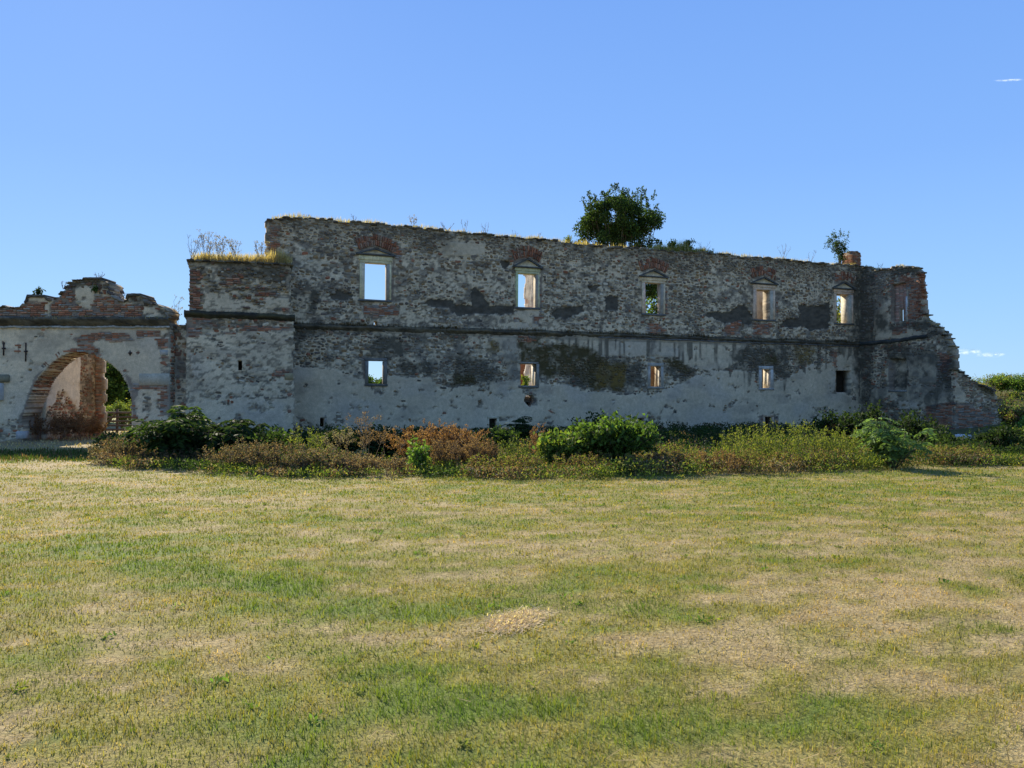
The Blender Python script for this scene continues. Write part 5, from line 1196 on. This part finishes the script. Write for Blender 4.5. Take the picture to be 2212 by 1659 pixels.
ST = [(TW, 415, 560, 512, 'arching bare stalks overhanging the left edge of the buttress top', 40, .1, 'bare', 6), (TW, 443, 560, 505, 'dense wiry dead weed near the left end of the buttress top', 34, .8, 'seed', 9), (TW, 476, 562, 517, 'feathery dead weed, second clump on the buttress top', 30, 1.2, 'seed', 8),
      (TW, 508, 562, 522, 'grey dead weed on the middle of the buttress top', 26, .8, 'seed', 6), (TW, 560, 562, 518, 'dark umbelled dead plant on the buttress top beside the taller wall', 24, .5, 'seed', 5),
      (FA, 585, 478, 468, 'wiry twigs hanging off the top left corner of the facade', 22, .1, 'bare', 4), (FA, 660, 470, 458, 'dead stalk just right of the facade top left corner', 20, .5, 'bare', 3), (FA, 766, 481, 461, 'dead stalk on the wall head above the first pedimented window', 14, .5, 'bare', 3), (FA, 893, 490, 466, 'pair of dead stalks on the wall head right of the first pedimented window', 22, .5, 'seed', 3),
      (FA, 966, 498, 476, 'thin dead stalk group midway between the first two pedimented windows', 30, .5, 'bare', 5), (FA, 1004, 502, 474, 'tall thin stalk, second group midway between the first two pedimented windows', 16, .5, 'bare', 3), (FA, 1050, 507, 482, 'dead stalks left of the second pedimented window', 24, .5, 'bare', 4), (FA, 1110, 514, 498, 'short dead stalk above the second pedimented window', 16, .5, 'bare', 3), (FA, 1160, 518, 500, 'short dead stalk between the second pedimented window and the small sprout', 20, .5, 'bare', 3),
      (FA, 1520, 548, 520, 'forked bare twigs right of the golden grass', 26, .5, 'bare', 4), (FA, 1692, 560, 526, 'spreading bare leafless twigs above the fourth pedimented window', 42, .5, 'bare', 5), (FA, 1750, 566, 540, 'single dead stalk left of the sapling', 14, .5, 'bare', 3), (WG, 1900, 582, 565, 'small dead twig on the wall head right of the chimney', 12, .3, 'bare', 3),
      (GW, 212, 600, 584, 'spray of dead stalks on the top of the gable', 34, .6, 'bare', 6), (GW, 135, 622, 605, 'thin dead weed on the left curve of the gable', 26, .6, 'bare', 4), (GW, 258, 648, 628, 'dead weed on the right curve of the gable', 30, .6, 'bare', 5), (GW, 386, 703, 648, 'tall single umbelled stalk in the gap between gate and buttress', 14, .9, 'seed', 2), (GW, 372, 703, 678, 'low dead stalks in the gap beside the gate', 20, .9, 'bare', 4),
      (SB, 2128, 838, 805, 'bare twigs sticking up from the stepped stub', 26, .6, 'bare', 4), (SB, 2034, 722, 700, 'dead twigs on the broken shoulder of the end wall', 22, .3, 'bare', 4), (SB, 2150, 842, 822, 'thin dead stalk on the right of the stepped stub', 18, .6, 'bare', 3)]
for k, (pl, x, yb, yt, lab, w, yl, kd, n) in enumerate(ST): stalk(pl, x, yb, yt, lab, 200 + k, w, yl, kd, n)
def onwall(kind, name, label, cat, pl, x, yb, yt, wpx, yl, seed, pal, **k):
    s, z = pl.sz(x, yb, yl); X, Y, _ = pl.world(s, yl, 0); h = pl.sz(x, yt, yl)[1] - z; w = wd(wpx, Y)
    return plant(name, label, cat, kind(h, w, pal, r_(seed), **k), x, 0, z=z - .05, X=X, Y=Y, rz=0)
onwall(shrub, 'sapling', 'upright dark green sapling growing on the wall head beside the brick chimney', 'sapling', FA, 1816, 572, 497, 72, .55, 90, DKG + MDG, nst=9, ntw=10, leaf=.11, lw=.06, per=16, spikes=9)
onwall(shrub, 'sprout', 'small yellow-green sprout on the wall head left of the big tree', 'sapling', FA, 1228, 526, 508, 28, .5, 91, YLG + MDG, nst=5, ntw=6, leaf=.1, lw=.06, per=9)
onwall(shrub, 'sprout', 'green sprout nestling in the golden grass right of the big tree', 'sapling', FA, 1448, 543, 516, 34, .5, 92, MDG + YLG, nst=6, ntw=7, leaf=.11, lw=.06, per=10)
onwall(shrub, 'sprout', 'darker leafy sprout at the right end of the golden grass', 'sapling', FA, 1488, 546, 512, 36, .5, 93, MDG, nst=6, ntw=7, leaf=.11, lw=.06, per=11)
onwall(shrub, 'sprout', 'tiny green sprout right of the golden grass', 'sapling', FA, 1532, 549, 536, 18, .5, 94, MDG, nst=4, ntw=5, leaf=.09, lw=.05, per=7)
onwall(shrub, 'sprout', 'small dark sprig on the left step of the gable', 'sapling', GW, 83, 636, 622, 14, .5, 95, DKG, nst=4, ntw=5, leaf=.1, lw=.06, per=8)
onwall(shrub, 'sprout', 'fresh green plant growing on the sill of the second lower window', 'plant', FA, 1134, 835, 803, 20, .45, 96, BRG + YLG, nst=5, ntw=6, leaf=.12, lw=.06, per=8)
onwall(shrub, 'sprout', 'tuft of green leaves rooted near the top of the gable', 'plant', GW, 206, 628, 617, 14, -.02, 97, MDG, nst=4, ntw=4, leaf=.08, lw=.05, per=8)

# ================================================================== TREES BEHIND THE RUIN
def tree(name, label, x, depth, ytop, wpx, pal, seed, crown=.35, nst=22, ntw=16, per=26, leaf=.2, lw=.12, spikes=0, cat='tree', r0=.05, trunk=.14):
    h = ht(ytop, depth); w = wd(wpx, depth); rng = r_(seed)
    Lf, S = shrub(h, w, pal, rng, nst=nst, ntw=ntw, leaf=leaf, lw=lw, per=per, spikes=spikes, crown=crown, r0=r0)
    a, _ = ray(x, 800); X, Y = a * depth, depth
    t = empty(name, (X, Y, float(gz(np.array([X]), np.array([Y]))[0])), 0); tag(t, label, cat)
    Lf.build('crown', M_leaf, t)
    S.tube(curve((0, 0, -.1), (0, 0, 1), h * crown * 1.3, 5, rng, .05), trunk, trunk * .6, (.12, .09, .06), 7); S.build('trunk', M_stem, t)
    return t
def big_tree():
    depth = 48.5; x = 1338; h = ht(410, depth); w = wd(196, depth); rng = r_(301); S, Lf = Acc(), Acc()
    base = np.array((0, 0, 0.)); fork = np.array((.1, 0, 5.2)); S.tube(np.array([(0, 0, -.1), (.05, .02, 2.5), fork]), .22, .16, (.11, .085, .06), 8)
    z0, z1 = 5.0, h * .95; zc = (ht(535, depth) + h) / 2 + .2
    clumps = []
    for i in range(130):
        u = rng.normal(0, 1, 3); u /= np.linalg.norm(u); rr = rng.uniform(.35, 1) ** .5
        c = np.array((u[0] * w * .43 * rr, u[1] * w * .40 * rr, zc - .35 + u[2] * (h - zc) * .80 * rr))
        if i % 2: a_ = rng.uniform(0, 6.28); q_ = math.sqrt(rng.random()); c = np.array((math.cos(a_) * w * .44 * q_, math.sin(a_) * w * .4 * q_, rng.uniform(7.5, zc)))
        clumps.append(c)
        P = np.array([fork, fork * .5 + c * .5 + rng.normal(0, .2, 3), c]); S.tube(P, .05, .015, (.11, .085, .06), 4)
    for c in clumps:
        m = 320; q = rng.normal(0, 1, (m, 3)); q /= np.linalg.norm(q, axis=1)[:, None]; q = c + q * rng.uniform(.3, 1, (m, 1)) ** .5 * np.array((.56, .56, .5)) * rng.uniform(.7, 1.15)
        q = q[q[:, 2] > 4.2]; leafset(Lf, q, .15, .085, lcol(DKG + MDG, len(q), rng) * rng.uniform(.7, 1.4), rng, up=.2)
    for i in range(46):
        a = rng.uniform(-1, 1); b = rng.uniform(-1, 1); top = zc + (h - zc) * .72 * math.sqrt(max(.08, 1 - a * a * .75))
        T = curve((a * w * .43, b * w * .35, top - .2), (a * .25, b * .2, 1), rng.uniform(.28, .6), 4, rng, .05); S.tube(T, .012, .004, (.11, .085, .06), 3)
        m = 44; tt = rng.uniform(0, 1, m); q = T[0] + (T[-1] - T[0]) * tt[:, None] + rng.normal(0, .085, (m, 3)) * (1.2 - tt[:, None]); leafset(Lf, q, .15, .075, lcol(DKG + MDG, m, rng), rng, up=.6)
    a, _ = ray(x, 500); t = empty('bushy_tree', (a * depth, depth, 0)); tag(t, 'big bushy dark green tree rising behind the facade above its third pedimented window', 'tree')
    Lf.build('crown', M_leaf, t); S.build('trunk', M_stem, t)
big_tree()
tree('leafy_tree', 'leafy tree filling the third pedimented window from behind', 1412, 50.5, 590, 90, MDG + BRG, 302, crown=.3, nst=20, ntw=14, per=22)
tree('yellow_leaf_tree', 'yellowish leaves seen at the left of the rightmost pedimented window', 1812, 56, 625, 60, YLG + [(.28, .26, .05)], 303, crown=.3, nst=16, ntw=12, per=20)
tree('field_tree', 'low green trees far off in the leftmost lower window, left one', 801, 66, 808, 50, MDG + BRG, 304, crown=.1)
tree('field_tree', 'low green trees far off in the leftmost lower window, right one', 826, 68, 815, 44, MDG + BRG, 305, crown=.1)
tree('arch_tree', 'sunlit green tree crown filling the top of the arch', 232, 50, 740, 110, BRG + MDG, 306, crown=.25, nst=30, ntw=16, per=30)
tree('arch_tree', 'dark leafy tree at the right side of the arch view', 282, 54, 760, 100, MDG + DKG, 307, crown=.2, nst=26, ntw=16, per=30)
tree('arch_tree', 'dark leafy tree low behind the brick pier', 222, 58, 790, 90, MDG + DKG, 308, crown=.1, nst=24, ntw=14, per=26)
for k, (x, d, y, w, lab) in enumerate(((222, 44, 866, 60, 'pale grey-green sunlit bush behind the wooden fence, left one'), (262, 44.5, 858, 64, 'pale grey-green sunlit bush behind the wooden fence, right one'))):
    P_(shrub, 'fence_bush', lab, 'shrub', x, d, y, w, 310 + k, pal=BLG + YLG, nst=14, ntw=10, leaf=.11, lw=.05, per=26)
for k, (x, d, y, w, lab, pal) in enumerate(((2165, 47, 826, 90, 'green bush on the hill crest right of the stub', BRG + YLG), (2215, 46, 832, 90, 'green bush on the hill crest at the right edge of the picture', MDG + BRG), (2195, 39, 868, 80, 'olive bush on the hill slope behind the stub end', YLG + BRN),
                                           (2225, 34, 905, 90, 'green bush lower on the hill slope at the right edge', BRG + MDG), (2205, 29, 945, 70, 'yellow-green bush at the foot of the slope', YLG + MDG), (2230, 23, 968, 80, 'green bush nearest the lawn at the right edge', MDG + YLG))):
    P_(shrub, 'hill_bush', lab, 'shrub', x, d, y, w, 320 + k, pal=pal, nst=18, ntw=12, leaf=.13, lw=.07, per=22, lo=.05)
# hill cover
rng = r_(330); A = Acc()
for i in range(1700):
    X, Y = rng.uniform(20, 38), rng.uniform(30, 52); z = float(gz(np.array([X]), np.array([Y]))[0])
    if z < .25 and Y > 34: continue
    m = 40; q = rng.normal(0, 1, (m, 3)) * (.3, .3, 0) + (X, Y, z); q[:, 2] += rng.random(m) * rng.uniform(.2, .7); leafset(A, q, .12, .05, lcol([YLG, MDG, BRG, BRN + YLG][rng.integers(4)], m, rng), rng, up=.4)
tag(A.build('hill_scrub', M_leaf), 'low green scrub covering the hill beyond the right end of the ruin', 'scrub', kind='stuff')
# bank behind the ruin, topped with dry grass, seen through the leftmost lower window
bk = Acc(); xs = np.linspace(-16, 2, 40); a0, _ = ray(812, 800)
prof = [(0, 0), (2.5, 2.25), (3.5, 2.65), (6, 2.7), (9, 0)]
V = np.array([[(x - 6, 50 + p[0] + .3 * math.sin(x), p[1] * (1 + .03 * math.sin(x * 1.7))) for p in prof] for x in xs]); i = np.arange(39)[:, None] * 5 + np.arange(4)[None, :]
bk.add(V.reshape(-1, 3), [np.stack([i, i + 1, i + 6, i + 5], -1).reshape(-1, 4)], (.34, .25, .12)); tag(bk.build('bank', M_soil), kind='structure')

# wooden rail fence beyond the arch
fx0, _ = ray(214, 900); fx1, _ = ray(290, 900); D = 40.0
fen = empty('rail_fence', (fx0 * D, D, 0), 0); tag(fen, 'weathered dark wooden rail fence closing the way beyond the arch', 'fence')
Lw = (fx1 - fx0) * D; zt = ht(889, D)
for k in range(5):
    A = Acc(); z = .14 + k * (zt - .2) / 4; A.box(0, Lw + 1.2, -.03, .02, z - .045, z + .045, None, .012); A.build('rail', M_wood, fen)
for s in (0.02, Lw * .5, Lw * .97, Lw + 1.2):
    A = Acc(); A.box(s - .05, s + .05, .022, .12, -.05, zt + RNG.uniform(.05, .2), None, .01); A.build('post', M_wood, fen)
A = Acc(); A.tube([(.1, -.05, .15), (Lw * .5, -.05, zt - .05)], .04, .035, None, 5); A.build('brace', M_wood, fen)

# ================================================================== SMALL THINGS
def pebble(x, y, s, lab, c=(.55, .53, .48), z=0.0):
    X, Y = gnd(x, y); t = Acc(); V, f = STONES[RNG.integers(12)]; t.add(np.stack([V[:, 0] * s, V[:, 1] * s * .4, V[:, 2] * s * .5], 1), f, c)
    o = t.build('loose_stone', M_stuff, None, loc=(X, Y, s * .2 + float(gz(np.array([X]), np.array([Y]))[0]) + z)); tag(o, lab, 'stone')
pebble(318, 1003, .45, 'pale loose stone by the leftmost brown bramble', (.38, .33, .28)); pebble(2082, 957, .55, 'white block lying at the foot of the rubble stub', (.6, .57, .52), .1)
pebble(735, 1026, .3, 'small pale stone at the lawn edge below the brown bramble', (.4, .35, .3))

# clouds: two small thin streaks low over the hill and one wisp high right
M_cl = bpy.data.materials.new('cloud_vapour'); M_cl.use_nodes = True
N = M_cl.node_tree.nodes; L = M_cl.node_tree.links
for n in list(N): N.remove(n)
out = N.new('ShaderNodeOutputMaterial'); tb = N.new('ShaderNodeBsdfTransparent'); tl = N.new('ShaderNodeBsdfTranslucent'); m1 = N.new('ShaderNodeMixShader')
tl.inputs['Color'].default_value = (.95, .95, .95, 1)
# the vapour thins out from the middle of each cloud to its edge, broken by noise
tcc = N.new('ShaderNodeTexCoord'); ma = N.new('ShaderNodeVectorMath'); ma.operation = 'MULTIPLY_ADD'; ma.inputs[1].default_value = (2, 0, 2); ma.inputs[2].default_value = (-1, 0, -1)
le = N.new('ShaderNodeVectorMath'); le.operation = 'LENGTH'; mr = N.new('ShaderNodeMapRange'); mr.inputs['From Min'].default_value = .95; mr.inputs['From Max'].default_value = .1
mr.inputs['To Min'].default_value = 0; mr.inputs['To Max'].default_value = .24
tn = N.new('ShaderNodeTexNoise'); tn.inputs['Scale'].default_value = .05; tn.inputs['Detail'].default_value = 6; nm = N.new('ShaderNodeMapRange'); nm.inputs['From Min'].default_value = .38; nm.inputs['From Max'].default_value = .6
mm = N.new('ShaderNodeMath'); mm.operation = 'MULTIPLY'
L.new(tcc.outputs['Generated'], ma.inputs[0]); L.new(ma.outputs[0], le.inputs[0]); L.new(le.outputs['Value'], mr.inputs['Value']); L.new(tcc.outputs['Object'], tn.inputs['Vector']); L.new(tn.outputs['Fac'], nm.inputs['Value'])
L.new(mr.outputs[0], mm.inputs[0]); L.new(nm.outputs[0], mm.inputs[1]); L.new(mm.outputs[0], m1.inputs[0])
L.new(tb.outputs[0], m1.inputs[1]); L.new(tl.outputs[0], m1.inputs[2]); L.new(m1.outputs[0], out.inputs['Surface'])
def cloud(x, y, wpx, hpx, label, seed, tilt=0.0):
    D = 3000.0; a, b = ray(x, y); A = Acc(); w, h = wd(wpx, D), wd(hpx, D); k = 48
    th_, ph = np.meshgrid(np.linspace(0, 2 * math.pi, k, endpoint=False), np.linspace(.05, math.pi - .05, 17), indexing='ij')
    r = .8 + .4 * fbm(th_ * 2, ph * 2, 4, seed)
    V = np.stack([np.cos(ph) * w / 2 * r, np.sin(th_) * np.sin(ph) * h * 1.5 * r, np.cos(th_) * np.sin(ph) * h / 2 * r + np.cos(ph) * tilt * h], -1).reshape(-1, 3)
    ii = np.arange(k)[:, None]; jj = np.arange(16)[None, :]; f = np.stack([ii * 17 + jj, ((ii + 1) % k) * 17 + jj, ((ii + 1) % k) * 17 + jj + 1, ii * 17 + jj + 1], -1).reshape(-1, 4)
    A.add(V, [f], (1, 1, 1)); o = A.build('cloud', None, None, True, loc=(a * D, D, CAMH + b * D)); o.data.materials.append(M_cl); tag(o, label, 'cloud')
cloud(2086, 761, 62, 17, 'small white cloud low over the hill, the left and larger of two', 1)
cloud(2139, 767, 58, 13, 'small white cloud low over the hill, the right and thinner of two', 2, tilt=.15)
cloud(2182, 173, 80, 3, 'faint thin wisp of white cloud high at the right edge', 3, tilt=.6)
# ------------------------------------------------------------------ groups of alike things
GR = {'elder_shrub': 'dark elder shrubs along the foot of the ruin', 'dark_shrub': 'dark shrubs in the shade of the ruin', 'dark_weeds': 'dark weeds along the wall foot', 'goldenrod': 'yellow-green weeds at the lawn edge', 'mugwort': 'olive weeds at the lawn edge',
      'dry_dock': 'dead seed-bearing weeds before the ruin', 'dry_umbel': 'dead umbel stalks before the ruin', 'dry_bramble': 'dead bramble mounds at the lawn edge', 'rusty_weeds': 'rust-red weeds inside the gate', 'dry_stalk': 'dead stalks on the wall heads', 'sprout': 'small plants rooted in the walls',
      'green_shrub': 'bright green shrubs before the facade', 'field_tree': 'trees far behind the leftmost lower window', 'arch_tree': 'trees seen through the arch', 'fence_bush': 'bushes behind the wooden fence', 'hill_bush': 'bushes on the hill at the right', 'loose_stone': 'loose pale stones', 'cloud': 'small clouds', 'rear_wall': 'rear walls seen through windows'}
for o in COL.objects:
    b = o.name.split('.')[0]
    if o.parent is None and b in GR and 'group' not in o: o['group'] = GR[b]
